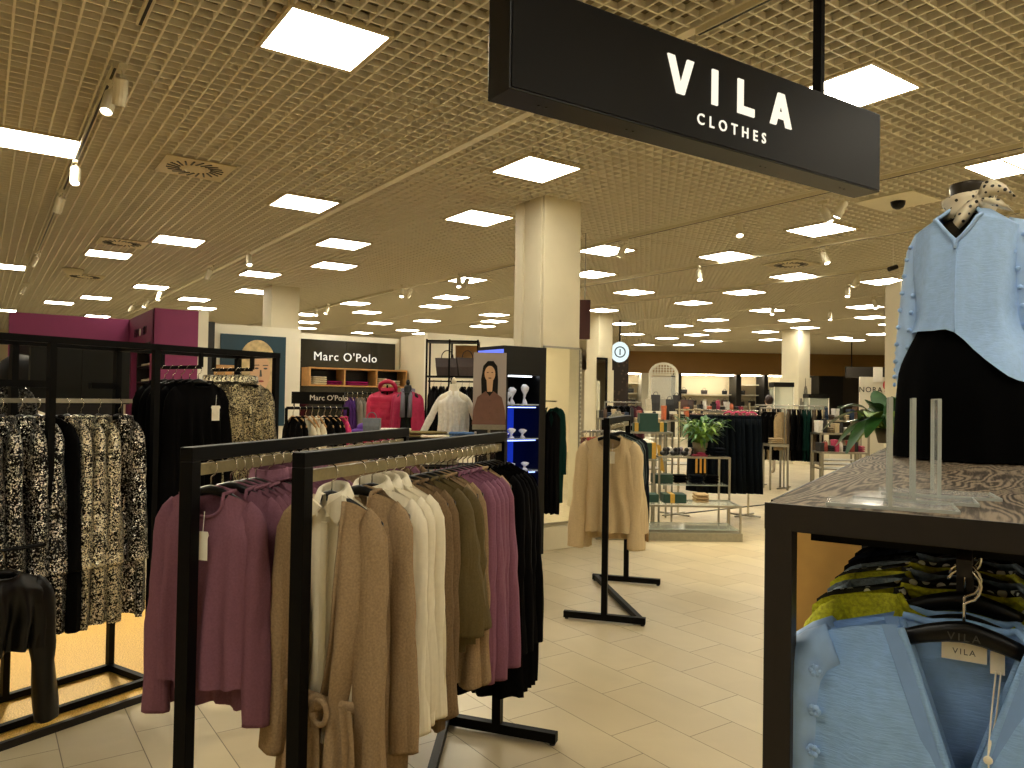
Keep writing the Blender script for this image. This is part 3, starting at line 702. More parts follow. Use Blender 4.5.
for i, (x, mt) in enumerate(items):
    nm = {'sequin_black_silver': 'black and silver sequin dress', 'sequin_silver': 'bright silver sequin dress', 'sequin_dark': 'dark sequin dress', 'black_fabric': 'plain black velvet dress'}[mt.name]
    garment('sequin_dress', SEQ_S if mt != BLACKF else SEQ_S, mt, PD(x, DW/2, 1.525), AD-PI/2+jr.uniform(-.1, .1), '%s, %s dress from the left end of the framed unit' % (nm, ORD[i]), 'dress', 'sequin dresses in the framed unit', rack='framed unit', hgroup='hangers in the framed unit', hl='black hanger of the %s dress from the left in framed unit' % ORD[i], seed=i % 3)
VELV = plain('black_velvet', '#060505', .8, 0, .2, 90, spec=.05)
for j, (xx, mt, knd, dsc) in enumerate(((.27, VELV, 'velvet_blouse', 'black velvet long sleeved top'), (.62, SEQG, 'sequin_blouse', 'pewter sequin high neck top'))):
    for i in range(5):
        sp = dict(W=.185, L=.74, hem=.21, d=.05, sl=.68, collar=None if j == 0 else 'turtle', drop=.05, folds=6, A=.014, sr=.058, cuff=.05)
        garment(knd, sp, mt, PD(xx+(.0 if j == 0 else -.02), .02+i*.078, 1.72), AD+jr.uniform(-.06, .06), '%s, %s from the front of its cross rail' % (dsc, ORD[i]), 'top', dsc+'s', rack='cross rail', hgroup='hangers on the cross rails', hl='black hanger of the %s %s' % (ORD[i], dsc), seed=i % 3, tagm=(.075, -.22, .058, .05) if (j == 0 and i == 0) else False)
# near left dark clothes at the frame edge
SAT = plain('black_satin', '#0d0b08', .35, 0, .1, 30, spec=.3)
s = MB(); s.tube([(-.35, 0, 0), (.12, 0, 0)], .008, 8); s.tube([(-.35, 0, 0), (-.35, .2, 0)], .008, 8); rr = s
p_ = dep(0, 570, 3.55)
pa = dep(-2, 566, 3.1)
st = thing('trouser_stand', 'low black stand at the left edge carrying the black satin top', 'clothes rack', (pa.x, pa.y, 0), AD)
s = MB(); s.tube([(-.1, 0, .03), (-.1, 0, pa.z+.06), (.18, 0, pa.z+.06)], .010, 8); s.build('pole', BLK, st)
s = MB(); s.lathe([(.14, 0), (.14, .015), (.02, .03)], (-.1, 0, 0), 20); s.build('foot', BLK, st)
garment('satin_blouse', dict(W=.19, L=.34, hem=.2, d=.05, sl=.52, neck='round', drop=.04, folds=5, A=.014, sr=.065, cuff=.045), SAT, (pa.x, pa.y, pa.z+.055), AD-.1, 'black satin long sleeved top hanging low at the left edge', 'top', None, rack='left', hl='black hanger of the low satin top', hgroup=None)
# black sequin coat and dark haired mannequin head at the left edge
pc = dep(4, 378, 4.1)
garment('sequin_coat', dict(SEQ_S, L=.78, W=.2), sequin('sequin_jet', '#040404', '#4a463c', .35, 150), (pc.x-.06, pc.y, 1.70), AD-.3, 'jet black sequin jacket hanging at the far left edge', 'jacket', None, hl='black hanger of the jet sequin jacket', hgroup=None)
HAIR = plain('dark_hair', '#0a0705', .6, 0, .3, 60, spec=.2)
ph_ = dep(20, 388, 6.2); mh = thing('mannequin', 'cream mannequin with a dark bob wig behind the left frame', 'mannequin', (ph_.x, ph_.y, 0))
s = MB(); s.lathe([(.05, 1.42), (.045, 1.5), (.055, 1.56), (.085, 1.62), (.095, 1.70), (.08, 1.78), (.03, 1.83)], n=18, sy=1.15); s.lathe([(.13, .75), (.16, .95), (.13, 1.12), (.17, 1.3), (.16, 1.38), (.06, 1.43)], n=20, sx=1.15, sy=.7)
s.build('body', IVORY, mh, smooth=True)
s = MB(); s.rings([[((r*(1+.02*sin(7*a_)))*cos(a_)*1.05, (r)*sin(a_)*1.15, z) for a_ in [2*PI*k/28 for k in range(28)]] for r, z in ((.10, 1.54), (.15, 1.56), (.16, 1.64), (.155, 1.72), (.13, 1.80), (.07, 1.85), (.01, 1.86))], True, True, True)
s.build('wig', HAIR, mh, smooth=True)
s = MB(); s.lathe([(.18, 0), (.18, .02), (.015, .03), (.015, .78)], n=20); s.build('stand', STEEL, mh)

# =================== DISPLAY TABLE AT THE RIGHT ===================
AT = rad(23.5); F1 = Vector((cos(AT), sin(AT))); F2 = Vector((F1.y, -F1.x)); T0 = Vector((1.026, .759))
wm, nt, b = new_mat('dark_oak_veneer'); L = nt.links
tc = nd(nt, 'ShaderNodeTexCoord'); mp = nd(nt, 'ShaderNodeMapping'); mp.inputs['Scale'].default_value = (.8, 2.6, 1); mp.inputs['Location'].default_value = (.4, .2, 0)
L.new(tc.outputs['Object'], mp.inputs[0]); n = nd(nt, 'ShaderNodeTexNoise', i_Scale=1.7, i_Detail=2.0, i_Distortion=.5); L.new(mp.outputs[0], n.inputs['Vector'])
mu = nd(nt, 'ShaderNodeMath', operation='MULTIPLY'); mu.inputs[1].default_value = 190; L.new(n.outputs['Fac'], mu.inputs[0])
sn = nd(nt, 'ShaderNodeMath', operation='SINE'); L.new(mu.outputs[0], sn.inputs[0])
n2 = nd(nt, 'ShaderNodeTexNoise', i_Scale=26.0, i_Detail=6.0); mp2 = nd(nt, 'ShaderNodeMapping'); mp2.inputs['Scale'].default_value = (.5, 8, 1); L.new(tc.outputs['Object'], mp2.inputs[0]); L.new(mp2.outputs[0], n2.inputs['Vector'])
ad = nd(nt, 'ShaderNodeMath', operation='MULTIPLY_ADD'); ad.inputs[1].default_value = .22; L.new(sn.outputs[0], ad.inputs[0]); L.new(n2.outputs['Fac'], ad.inputs[2])
rp = nd(nt, 'ShaderNodeValToRGB'); rp.color_ramp.elements[0].position = .3; rp.color_ramp.elements[0].color = (*C('#332a20'), 1); rp.color_ramp.elements[1].position = .72; rp.color_ramp.elements[1].color = (*C('#7d6f5c'), 1)
L.new(ad.outputs[0], rp.inputs[0]); L.new(rp.outputs[0], b.inputs['Base Color']); sb(b, Roughness=.65); b.inputs['Specular IOR Level'].default_value = .1
bp = nd(nt, 'ShaderNodeBump', i_Strength=.25, i_Distance=.002); L.new(ad.outputs[0], bp.inputs['Height']); L.new(bp.outputs[0], b.inputs['Normal'])
def PT(a, b_, z): p = T0+F1*a+F2*b_; return (p.x, p.y, z)
tb = thing('display_table', 'tall dark oak topped steel display table, blue blouses hanging beneath', 'table', (T0.x, T0.y, 0), AT)
TL, TW, TH, q = 1.36, .56, 1.41, .042
s = MB(); s.bb(.004, -TW, TH-.03, TL, -.004, TH); s.build('tabletop', wm, tb)
for x in (0, TL-q):
    for y in (0, -TW+q):
        s = MB(); s.bb(x, y-q, 0, x+q, y, TH-.028); s.build('leg', DKS, tb, bevel=.002)
s = MB(); s.bb(-.001, -TW, TH-.040, .004, 0.0, TH+.001); s.bb(.004, -TW+q, TH-.042, q, -q, TH-.03); s.bb(TL-q, -TW+q, TH-.042, TL, -q, TH-.03)
s.bb(q, -.004, TH-.040, TL-q, 0, TH+.001); s.bb(q, -TW, TH-.040, TL-q, -TW+.004, TH-.03); s.build('apron', DKS, tb)
s = MB(); s.bb(.14, -TW+.045, 1.335, .165, -.045, 1.357); s.build('cross_bar', BLK, tb)
for y in (-.06, -TW+.06):
    s = MB(); s.bb(.148, y-.004, 1.357, .156, y+.004, 1.38); s.build('bar_clip', BLK, tb)
s = MB(); s.bb(.05, -TW/2-.002, 1.32, TL-.08, -TW/2+.018, 1.345); s.build('hanging_rail', DKS, tb)
s = MB(); s.bb(.16, -TW/2-.004, 1.27, .185, -TW/2+.02, 1.37); s.build('rail_bracket', DKS, tb)
s = MB(); s.bb(.004, -TW+.02, .0, .006, -.02, .001); 
# second table behind
t2 = thing('display_table', 'second dark oak table adjoining behind the mannequin, leafy plant on it', 'table', (PT(TL+.01, 0, 0)[0], PT(TL+.01, 0, 0)[1], 0), AT)
s = MB(); s.bb(0, -TW, TH-.03, 1.2, 0, TH); s.build('tabletop', wm, t2)
for x in (0, 1.2-q):
    for y in (0, -TW+q):
        s = MB(); s.bb(x, y-q, 0, x+q, y, TH-.03); s.build('leg', DKS, t2)
s = MB(); s.bb(.3, -.32, TH, .62, -.02, TH+.012)
tag(s.build('black_tray', BLKD, loc=(t2.location.x, t2.location.y, 0), rz=AT), 'thin black tray lying on the far dark oak table', 'tray')
# light oak cabinet beyond
ok = thing('oak_cabinet', 'light oak cabinet panel standing beyond the blue blouses', 'cabinet', PT(.98, -.15, 0), AT)
s = MB(); s.bb(0, -.19, .0, .36, -.0, 1.27); s.build('body', plain('oak_yellow', '#c79a50', .5, 0, .12, 8), ok, bevel=.004)
s = MB(); s.bb(-.003, -.18, .08, .0, -.01, .084); s.bb(-.006, -.10, .7, .0, -.09, .82); s.build('door_gap', OAK, ok)
# acrylic sign holders
ACR = glass('acrylic', (.93, .97, .95), .16, .04); ACE = plain('acrylic_edge', '#b9bdb6', .25, 0, .05, 40, alpha=.85)
def acrylic(a, b_, rz, L_, h, lab):
    t = thing('sign_holder', lab, 'sign holder', PT(a, b_, TH+.001), AT+rz)
    s = MB(); s.bb(-.05, -.09, 0, .05, .09, .004); s.build('base', ACR, t)
    s = MB(); s.bb(-L_/2, -.0022, .004, L_/2, .0022, h); s.build('upright', ACR, t)
    s = MB(); s.bb(-L_/2-.002, -.003, .004, -L_/2, .003, h); s.bb(L_/2, -.003, .004, L_/2+.002, .003, h); s.bb(-L_/2, -.003, h, L_/2, .003, h+.002); s.bb(-.05, -.092, .0, .05, -.09, .005); s.bb(-.052, -.09, 0, -.05, .09, .005)
    s.build('bright_edges', ACE, t); return t
acrylic(.085, .17, .12, .10, .168, 'clear acrylic sign holder nearest the front edge of table')
acrylic(.30, .225, .16, .09, .168, 'third clear acrylic sign holder, farthest from the front edge')
acrylic(.20, .195, .1, .10, .168, 'clear acrylic sign holder standing behind the nearest one')
# ---- blue blouses and knits beneath ----
BLUE = crinkle('blue_crinkle', '#8db4e6'); BLUE2 = plain('blue_sheer', '#93b6e4', .6, 0, .08, 30)
KGREY = plain('blue_grey_knit', '#6d7d8a', .9, 0, .3, 180, .8, 300); YEL = plain('chartreuse_lace', '#b3b31a', .85, 0, .35, 160, .8, 260)
DOT = spots('black_white_dots', '#0a0a0c', '#dcdcd0', 46, .33)
BS = dict(W=.225, slope=.06, L=.62, hem=.25, d=.045, sl=0, neck='v', drop=.27, n=.36, folds=4, A=.010)
def poms(o, side, L_, x0, z0_, seedn):
    r_ = random.Random(seedn)
    s = MB()
    for i in range(9):
        for c_ in range(2):
            x = side*(x0+.005*i*.3+(c_-.5)*.05); z = z0_-.03-i*.062-c_*.03
            for k in range(6):
                a = k*PI/3; s.ell((x+.006*cos(a), -.036+r_.uniform(-.002, .002), z+.006*sin(a)), (.0048, .004, .0048), 6, 4)
    p = s.build('fabric_pompoms', BLUE2, o, smooth=True); p['kind'] = 'stuff'
def blue_blouse(a, lab, rz=0, first=False):
    loc = PT(a, TW/2-.008, 1.325)
    o = garment('blue_blouse', dict(BS), BLUE, loc, AT-PI/2+rz, lab, 'blouse', 'pale blue blouses under the table', hl='black hanger of the %s' % lab.split(',')[0], hgroup='hangers under the table')
    for sd in (-1, 1):
        s = MB(); R = []; cx_, cz_ = .175, -.068-.04-.028
        for j in range(22):
            q_ = j*.027; th = rad(25)+rad(63)*sm(q_/.13)
            if j: cx_ += .027*cos(th); cz_ -= .027*sin(th)
            ra = .034+.012*sm(q_/.1); rb = ra*.75
            R.append([(sd*(cx_+sin(th)*ra*cos(k*PI/8)*(1+.05*sin(5*k*PI/8+q_*9))), rb*sin(k*PI/8), cz_+cos(th)*ra*cos(k*PI/8)) for k in range(16)])
        s.rings(R, True, True, False); s.build('sleeve', BLUE2, o, smooth=True)
        poms(o, sd, .5, .222, -.14, int(a*100)+sd)
    # folded neck band along the V
    for sd in (-1, 1):
        s = MB(); n_ = 14; r0 = []
        for i in range(n_+1):
            t = i/n_; x = sd*(.081*(1-t)+.003); z = -.068-.06*((abs(x)/.225)**1.4)-.27*t
            y = -.045*(.72-.1*t)-.006
            r0.append([(x, y, z+.004), (x+sd*.02, y-.003, z+.002), (x+sd*.021, y-.001, z), (x, y+.003, z)])
        s.rings(r0, True, True, True); s.build('neck_band', plain('blue_band', '#7ba0d8', .7, 0, .05, 30), o, smooth=False)
    if first:
        s = MB(); s.box((0, .020, -.120), (.058, .002, .026)); lb = s.build('neck_label', CARD, o); text('print', 'VILA', .012, plain('print_grey', '#4a4a48', .6), lb, (0, .0185, -.120), extrude=.0003, spacing=1.3)
        s = MB(); s.box((.042, .019, -.128), (.018, .002, .032)); l2 = s.build('size_label', CARD, o)
        s = MB(); s.tube([(.040, .017, -.14), (.034, -.02, -.19), (.030, -.045, -.24), (.034, -.048, -.32)], .0012, 5); s.tube([(.046, .017, -.14), (.040, -.02, -.19), (.030, -.045, -.24)], .0012, 5); s.ell((.030, -.046, -.245), (.006, .004, .006), 8, 6); s.build('tag_string', CARD, o)
    return o
def rest(a): return PT(a, TW/2-.008, 1.347)
blue_blouse(.055, 'pale blue crinkled blouse, foremost under the dark table', 0, True)
blue_blouse(.10, 'second pale blue blouse, directly behind the foremost one', -.05)
for sgn in (1,):
    hh = [h for h in COL.objects if h.name.startswith('clothes_hanger')][-2]
    text('print', 'VILA', .016, plain('print_dark', '#3a3833', .5), hh, (0, -.0095, -.092), extrude=.0003, spacing=1.4)
for i, (a, mt, dsc, cat, wd) in enumerate(((.16, YEL, 'chartreuse lace top', 'top', .2), (.21, DOT, 'black top with white dots', 'top', .205), (.28, KGREY, 'blue grey chunky knit', 'knitwear', .2), (.35, YEL, 'chartreuse lace top', 'top', .19), (.39, DOT, 'black top with white dots', 'top', .19), (.46, KGREY, 'blue grey chunky knit', 'knitwear', .2), (.52, BLACKF, 'plain black top', 'top', .19), (.60, NAVY, 'dark navy top', 'top', .19), (.7, BLACKF, 'plain black top', 'top', .19), (.82, DOT, 'black top with white dots', 'top', .2), (.95, BLUE, 'pale blue blouse', 'blouse', .2))):
    garment('table_top_garment' if False else ('knitted_sweater' if 'knit' in dsc else 'patterned_sweater'), dict(W=.225, slope=.045, L=.52, hem=.22, d=.045, sl=.5, neck='round', drop=.05, n=.4, folds=3, A=.006, sr=.06, cuff=.05, spread=.01), mt, rest(a), AT-PI/2+jr.uniform(-.05, .05), '%s under the dark table, %s garment behind the blue blouses' % (dsc, ORD[i]), cat, 'tops hanging under the dark table', hl='black hanger of the %s top behind the blue blouses' % ORD[i], hgroup='hangers under the table', seed=i % 2)

# =================== MANNEQUIN ON THE TABLE ===================
pm = FW*2.25+RT*1.353; AM = YAW+rad(-46)
mq = thing('mannequin', 'dark headless torso mannequin standing on the dark oak table', 'mannequin', (pm.x, pm.y, TH+.102), AM)
MQ = plain('mannequin_bronze', '#2c2418', .4, .1, .08, 20, spec=.3)
prof = [(.155, .0, .10), (.165, .12, .11), (.170, .20, .115), (.135, .31, .09), (.125, .36, .085), (.145, .45, .10), (.150, .52, .085), (.135, .56, .065), (.09, .59, .055), (.058, .612, .052), (.052, .64, .05), (.050, .68, .052), (.054, .705, .056), (.052, .712, .055), (.02, .722, .02)]
s = MB(); s.rings([[(rx*(.84 if z < .57 else .93)*cos(2*PI*k/28), ry*sin(2*PI*k/28)-.01, z) for k in range(28)] for rx, z, ry in prof], True, True, True); s.build('torso', MQ, mq, smooth=True)
s = MB(); s.lathe([(.11, -.1), (.11, -.088), (.012, -.084), (.012, .05)], n=20); s.build('base_plate', CHR, mq)
# skirt
SK = plain('black_skirt_fabric', '#040404', .9, 0, .1, 60, spec=.04)
s = MB(); N = 72; R = []
for j in range(17):
    v = j/16; z = .345-(.442)*v; rx = .118+.060*sm(v*2.2)+.020*v; ry = .095+.075*sm(v*1.5)
    R.append([((rx+.008*v*sin(9*a))*cos(a), (ry+.008*v*sin(9*a))*sin(a)-.01, z) for a in [2*PI*k/N for k in range(N)]])
s.rings(R); s.rings([[((.120+o_)*cos(2*PI*k/N), (.097+o_)*sin(2*PI*k/N)-.01, .345+dz) for k in range(N)] for o_, dz in ((0, -.01), (.003, -.008), (.003, .02), (-.003, .02))])
o = s.build('black_skirt', SK, loc=mq.location, rz=AM, smooth=True); tag(o, 'long plain black skirt worn by the torso mannequin', 'skirt')
# blouse on mannequin
s = MB(); nu, nv = 44, 30
def bl_pt(a, v, back=False):
    # a: angle 0..2pi, front at -pi/2
    fr_ = max(0, -sin(a))
    hem = .275-.15*sm((cos(a)+.15)/1.0)
    yk = sm(v/.13)
    if v < .16: z = .632-(.030+.034*abs(cos(a))**2)*yk-.01*v
    else: z0_ = .632-(.030+.034*abs(cos(a))**2)-.0016; z = z0_+(hem-z0_)*(v-.16)/.84
    rx = .058+.082*yk-.006*sm((v-.3)*2); ry = .062+.050*yk+.014*v
    if z < .36:
        vs = (.345-z)/.442; rx = max(rx, .131+.060*sm(vs*2.2)+.02*vs); ry = max(ry, .108+.075*sm(vs*1.5))
    w_ = .007*sin(9*a+4*v)*sm(v*2)+.004*sin(17*a-5*v)*v
    return ((rx+w_)*cos(a), (ry+w_)*sin(a)-.012, z)
R = []
for j in range(nv+1):
    v = j/nv; row = []
    # V opening at the front: gap shrinks with v
    g = .62*max(0, 1-v/.34)**.75
    for i in range(nu+1):
        a = -PI/2+g+(2*PI-2*g)*i/nu; row.append(bl_pt(a, v))
    R.append(row)
s.rings(R, closed=False); MBL = crinkle('mannequin_blouse_blue', '#a6c8f4')
bo = s.build('blue_blouse', MBL, loc=mq.location, rz=AM, smooth=True); tag(bo, 'pale blue v-neck blouse worn by the torso mannequin', 'blouse')
s = MB()
for e in (0, -1): s.tube([(R[j][e][0], R[j][e][1]-.003, R[j][e][2]) for j in range(13)], .006, 6)
s.tube([(R[j][0][0]+.002, R[j][0][1]-.002, R[j][0][2]) for j in range(11, nv+1)], .0022, 6)
s.build('neck_band', MBL, bo, smooth=True)
for sd in (-1, 1):
    s = MB(); R = []
    pts = [(.095, .566), (.118, .556), (.133, .515), (.143, .45), (.151, .38), (.158, .31), (.164, .24), (.168, .17), (.170, .11), (.171, .085)]
    rr_ = [.036, .040, .038, .036, .034, .034, .034, .030, .020, .022]
    for j, ((x, z), r) in enumerate(zip(pts, rr_)):
        th = rad([20, 40, 65, 80, 84, 84, 85, 87, 88, 88][j])
        R.append([(sd*(x+sin(th)*r*cos(k*PI/9)*(1+.05*sin(4*k+j))), -.01+.85*r*sin(k*PI/9)-.002*j, z+cos(th)*r*cos(k*PI/9)) for k in range(18)])
    s.rings(R, True, True, False); sl_ = s.build('sleeve', plain('sheer_blue', '#a9c8ee', .6, 0, .06, 30), bo, smooth=True)
    s = MB(); r_ = random.Random(sd+5)
    for i in range(9):
        t_ = 1.5+i*.75; j = int(t_); f_ = t_-j; j2 = min(j+1, 9)
        x = pts[j][0]*(1-f_)+pts[j2][0]*f_; z = pts[j][1]*(1-f_)+pts[j2][1]*f_
        for off in (-.02, .012): s.ell((sd*(x+off+.01), -.05, z+off*.3), (.007, .005, .007), 8, 5)
        s.ell((sd*(x+.036), -.01, z-.02), (.005, .007, .007), 8, 5)
    s.build('fabric_pompoms', MBL, sl_, smooth=True)['kind'] = 'stuff'
# scarf
SCF = spots('dotted_scarf_silk', '#ddd0b2', '#171310', 55, .27, .5)
s = MB(); s.rings([[((r_+.004*sin(3*a+z*60))*cos(a), (r_*1.02+.004*sin(4*a+z*50))*sin(a)-.012, z+.008*sin(a+1)) for a in [2*PI*k/32 for k in range(32)]] for r_, z in ((.056, .615), (.066, .62), (.070, .635), (.063, .648), (.069, .662), (.066, .678), (.058, .682))])
so = s.build('neck_scarf', SCF, loc=mq.location, rz=AM, smooth=True); tag(so, 'cream silk scarf with black dots knotted at mannequin neck', 'scarf')
s = MB(); s.ell((.046, -.068, .648), (.02, .018, .02)); 
s.build('knot', SCF, so, smooth=True)
def loopleaf(pts, w_, nm):
    s = MB(); R = []
    for i, (x, y, z, ww) in enumerate(pts):
        x -= .006; z -= .022; y += .006
        R.append([(x-ww*.7, y-.004, z+ww), (x, y-.012-.004*sin(i), z), (x+ww*.7, y-.004, z-ww), (x, y+.004, z)])
    s.rings(R, True, True, True); s.build(nm, SCF, so, smooth=True)
loopleaf([(.05, -.08, .672, .008), (.075, -.085, .695, .022), (.10, -.08, .700, .026), (.125, -.07, .685, .022), (.12, -.075, .665, .012)], 0, 'bow_loop')
loopleaf([(.05, -.08, .67, .008), (.035, -.09, .655, .014), (.015, -.1, .625, .018), (.0, -.11, .598, .012)], 0, 'scarf_end')
loopleaf([(.055, -.08, .668, .008), (.085, -.09, .655, .016), (.12, -.09, .64, .02), (.14, -.09, .615, .014)], 0, 'scarf_end')

# =================== BACKGROUND: PARTITION WALLS ===================
def wallbox(n, x0, y0, x1, y1, z0, z1, mat, name='wall_partition'):
    s = MB(); s.bb(x0, y0, z0, x1, y1, z1); return struct(name, s, mat)
wallbox(0, .30, 12.0, 1.75, 12.15, 2.18, 2.6, PLUM, 'wall_plum_front'); wallbox(0, .30, 12.0, .42, 12.15, 0, 2.18, PLUM, 'wall_plum_edge')
wallbox(0, .42, 12.5, 1.75, 12.6, 0, 2.3, plain('niche_dark', '#14120d', .6), 'wall_niche')
s = MB(); s.bb(1.73, 11.75, 0, 1.80, 12.15, 2.6); s.bb(1.73, 10.1, 0, 1.80, 10.35, 2.6); s.bb(1.73, 10.35, 2.2, 1.80, 11.75, 2.6); s.bb(1.73, 10.1, 0, 2.24, 10.2, 2.6); struct('wall_plum_side', s, PLUM)
s = MB(); s.bb(1.80, 10.35, 0, 2.1, 10.38, 2.2); s.bb(1.80, 11.72, 0, 2.1, 11.75, 2.2); s.bb(2.08, 10.38, 0, 2.1, 11.72, 2.2); s.bb(1.72, 10.33, 2.17, 2.1, 11.77, 2.2)
nc = s.build('shoe_niche', plain('niche_black', '#17130d', .5), smooth=False); tag(nc, 'black lined niche in the plum side wall holding pale shoes', 'niche'); nc['kind'] = 'structure'
s = MB()
for z in (1.42, 1.69, 1.90): s.bb(1.80, 10.4, z, 2.08, 11.7, z+.02)
shf = s.build('shelf', BLKD); shf.parent = nc
text('lettering', 'EMPO', .16, BLKD, nc, (1.724, 11.35, 2.36), -PI/2, extrude=.002); text('lettering', 'RIO', .16, BLKD, nc, (1.724, 10.72, 2.36), -PI/2, extrude=.002)
s = MB(); s.ell((1.722, 11.05, 2.36), (.004, .07, .05)); s.build('emblem', WHITE, nc)
def shoe(loc, rz, mat, lab, L_=.26):
    s = MB(); R = []
    for i in range(9):
        t = i/8; w_ = .036+.012*math.sin(t*PI*1.1+.3)-.02*max(0, t-.85)*4; h = .095 if t < .35 else .095-.055*sm((t-.35)/.4); h *= 1-.5*max(0, t-.85)*4
        R.append([((t-.5)*L_, w_*cos(a), max(0, h*(.5+.5*sin(a)))) for a in [2*PI*k/10 for k in range(10)]])
    s.rings(R, True, True, True); o = s.build('shoe', mat, loc=loc, rz=rz, smooth=True)
    return tag(o, lab, 'shoe')
PALE = plain('pale_leather', '#d8c9ae', .5); i = 0
for z in (1.711, 1.441, 1.921):
    for k in range(3):
        shoe((1.93, 10.6+k*.38, z), PI, PALE, 'pale shoe, %s from the near side on the %s niche shelf' % (ORD[k], {1.711: 'middle', 1.441: 'lowest', 1.921: 'highest'}[z])); i += 1
wallbox(0, 2.24, 10.1, 2.36, 10.22, 0, 2.62, CREAM2, 'wall_partition_end'); wallbox(0, 2.40, 10.35, 2.50, 10.5, 0, 2.5, plain('dark_pillar', '#1d1c18', .6), 'trim_20')
wallbox(0, 2.5, 10.55, 3.72, 10.7, 0, 2.5, CREAM2, 'wall_portrait')
pp = thing('portrait_poster', 'blue poster of a blonde woman with straight hair on the cream wall', 'poster', (3.06, 10.545, 1.75))
s = MB(); s.bb(-.44, -.02, -.62, .44, 0, .62); s.build('panel', plain('poster_teal', '#0c3442', .5, 0, .25, 2), pp)
BLO = plain('print_blonde', '#bfa878', .6, 0, .3, 14); FSK = plain('print_skin', '#c9a27c', .6, 0, .06, 6)
def ovp(s, cx, cz, rx, rz, y0, y1, n=24, top=None): s.poly([(cx+rx*cos(2*PI*k/n), cz+rz*sin(2*PI*k/n)) for k in range(n)], y0, y1)
s = MB(); s.poly([(-.12+.24*cos(a)*1.0, .26+.30*sin(a)) for a in [PI*k/16 for k in range(17)]][::1]+[(-.37, -.45), (-.30, -.5), (.08, -.5), (.15, -.42)], -.024, -.02); s.build('printed_hair', BLO, pp, loc=(.17, 0, 0))
s = MB(); s.poly([(-.08, -.5), (-.08, -.2), (.02, -.3), (.04, -.5)], -.026, -.024); ovp(s, -.08, .12, .135, .26, -.027, -.024); s.build('printed_face', FSK, pp, loc=(.17, 0, 0))
DKP = plain('print_dark', '#33231a', .6); s = MB()
for x in (-.13, -.01): ovp(s, x, .17, .028, .012, -.029, -.027, 12); s.poly([(x-.04, .205), (x+.04, .21), (x+.03, .222), (x-.035, .218)], -.029, -.027)
s.poly([(-.085, .15), (-.065, .15), (-.055, .06), (-.09, .055)], -.0285, -.027); s.build('printed_eyes', DKP, pp, loc=(.17, 0, 0))
s = MB(); ovp(s, -.07, -.005, .042, .014, -.029, -.027, 14); s.build('printed_lips', plain('print_lips', '#8a3c34', .5), pp, loc=(.17, 0, 0))
wallbox(0, 2.52, 10.50, 2.80, 10.54, 0, 1.95, OAK, 'trim_21')
# logo wall
wallbox(0, 4.28, 12.62, 6.3, 12.75, 0, 2.62, CREAM2, 'wall_logo'); wallbox(0, 3.9, 12.7, 4.3, 12.9, 0, 2.5, CREAM2, 'wall_logo_side')
lb = thing('logo_board', "glossy black wall board lettered Marc O'Polo above oak shelf", 'sign', (5.27, 12.6, 0))
s = MB(); s.bb(-.96, -.02, .9, .93, 0, 2.52); s.build('panel', plain('gloss_black', '#16150f', .12, 0, .03, 3), lb)
s = MB(); s.bb(-.02, -.0225, 1.5, -.012, -.02, 2.52); s.bb(.45, -.0225, 1.5, .458, -.02, 2.52); s.build('joints', BLKD, lb)
t_ = text('lettering', "Marc O'Polo", .205, emit('logo_glow', (1, .93, .78), 1.0), lb, (-.02, -.024, 2.23), extrude=.004, offset=0, spacing=1.12)
sh = thing('wall_shelf', 'light oak wall shelf with three open compartments of folded knits', 'shelf', (5.36, 12.58, 1.72))
for k, (x0, x1) in enumerate(((-.90, .90),)):
    s = MB(); s.bb(x0, -.38, 0, x1, 0, .022); s.bb(x0, -.38, .29, x1, 0, .312); s.build('board', OAK, sh)
for x in (-.90, -.29, .30, .878):
    s = MB(); s.bb(x, -.38, .022, x+.022, 0, .29); s.build('divider', OAK, sh)
s = MB(); s.bb(-.88, -.015, .022, .878, -.005, .29); s.build('back_panel', BLKD, sh)
def folded(x, y, z, rz, n, wdt, mat, lab, cat='folded clothes', name='folded_sweater', dep_=.24, th=.035):
    s = MB(); r_ = random.Random(int(x*100+z*37+n))
    for i in range(n):
        zz = i*th; w2, d2 = wdt/2*(1+r_.uniform(-.05, .03)), dep_/2
        R = []
        for xx in (-1, -.93, -.5, 0, .5, .93, 1):
            e = .6 if abs(xx) == 1 else 1
            R.append([(xx*w2, d2*e*cos(a)+.002*sin(xx*9), zz+th/2+th*.5*e*(abs(sin(a))**.6)*(1 if sin(a) > 0 else -1)*(.92+.06*cos(xx*5))) for a in [2*PI*k/12 for k in range(12)]])
        s.rings(R, True, True, True)
    o = s.build(name, mat, loc=(x, y, z), rz=rz, smooth=True); return tag(o, lab, cat)
WK = knit('white_knit', '#cfc4a6', .1); MG = knit('magenta_knit', '#8f1f5c', .2); HOT = plain('hot_pink_fabric', '#d01f62', .6, 0, .1, 30); RED = plain('raspberry_puffer', '#b01440', .5, 0, .12, 14)
folded(4.66, 12.36, 1.744, 0, 4, .26, WK, 'stack of white knits in the first shelf compartment')
folded(4.93, 12.36, 1.744, 0, 2, .26, MG, 'magenta knits beside the white stack in first compartment')
folded(5.35, 12.36, 1.744, 0, 2, .42, MG, 'wide magenta knits in the middle shelf compartment')
folded(5.80, 12.36, 1.744, 0, 4, .18, WK, 'narrow white stack in the third shelf compartment')
folded(6.02, 12.36, 1.744, 0, 3, .26, WK, 'low cream stack in the third shelf compartment')
s = MB(); s.bb(4.6, 12.55, 0, 6.2, 12.6, 1.5); 
# right side partitions
p1, p2 = onY(399, 336, 12.3), onY(411, 334, 11.6)
wallbox(0, 6.32, 11.7, 6.42, 12.6, 0, 2.66, CREAM, 'wall_side_return'); wallbox(0, 6.32, 11.6, 9.6, 11.7, 0, 2.68, CREAM2, 'wall_side_face')
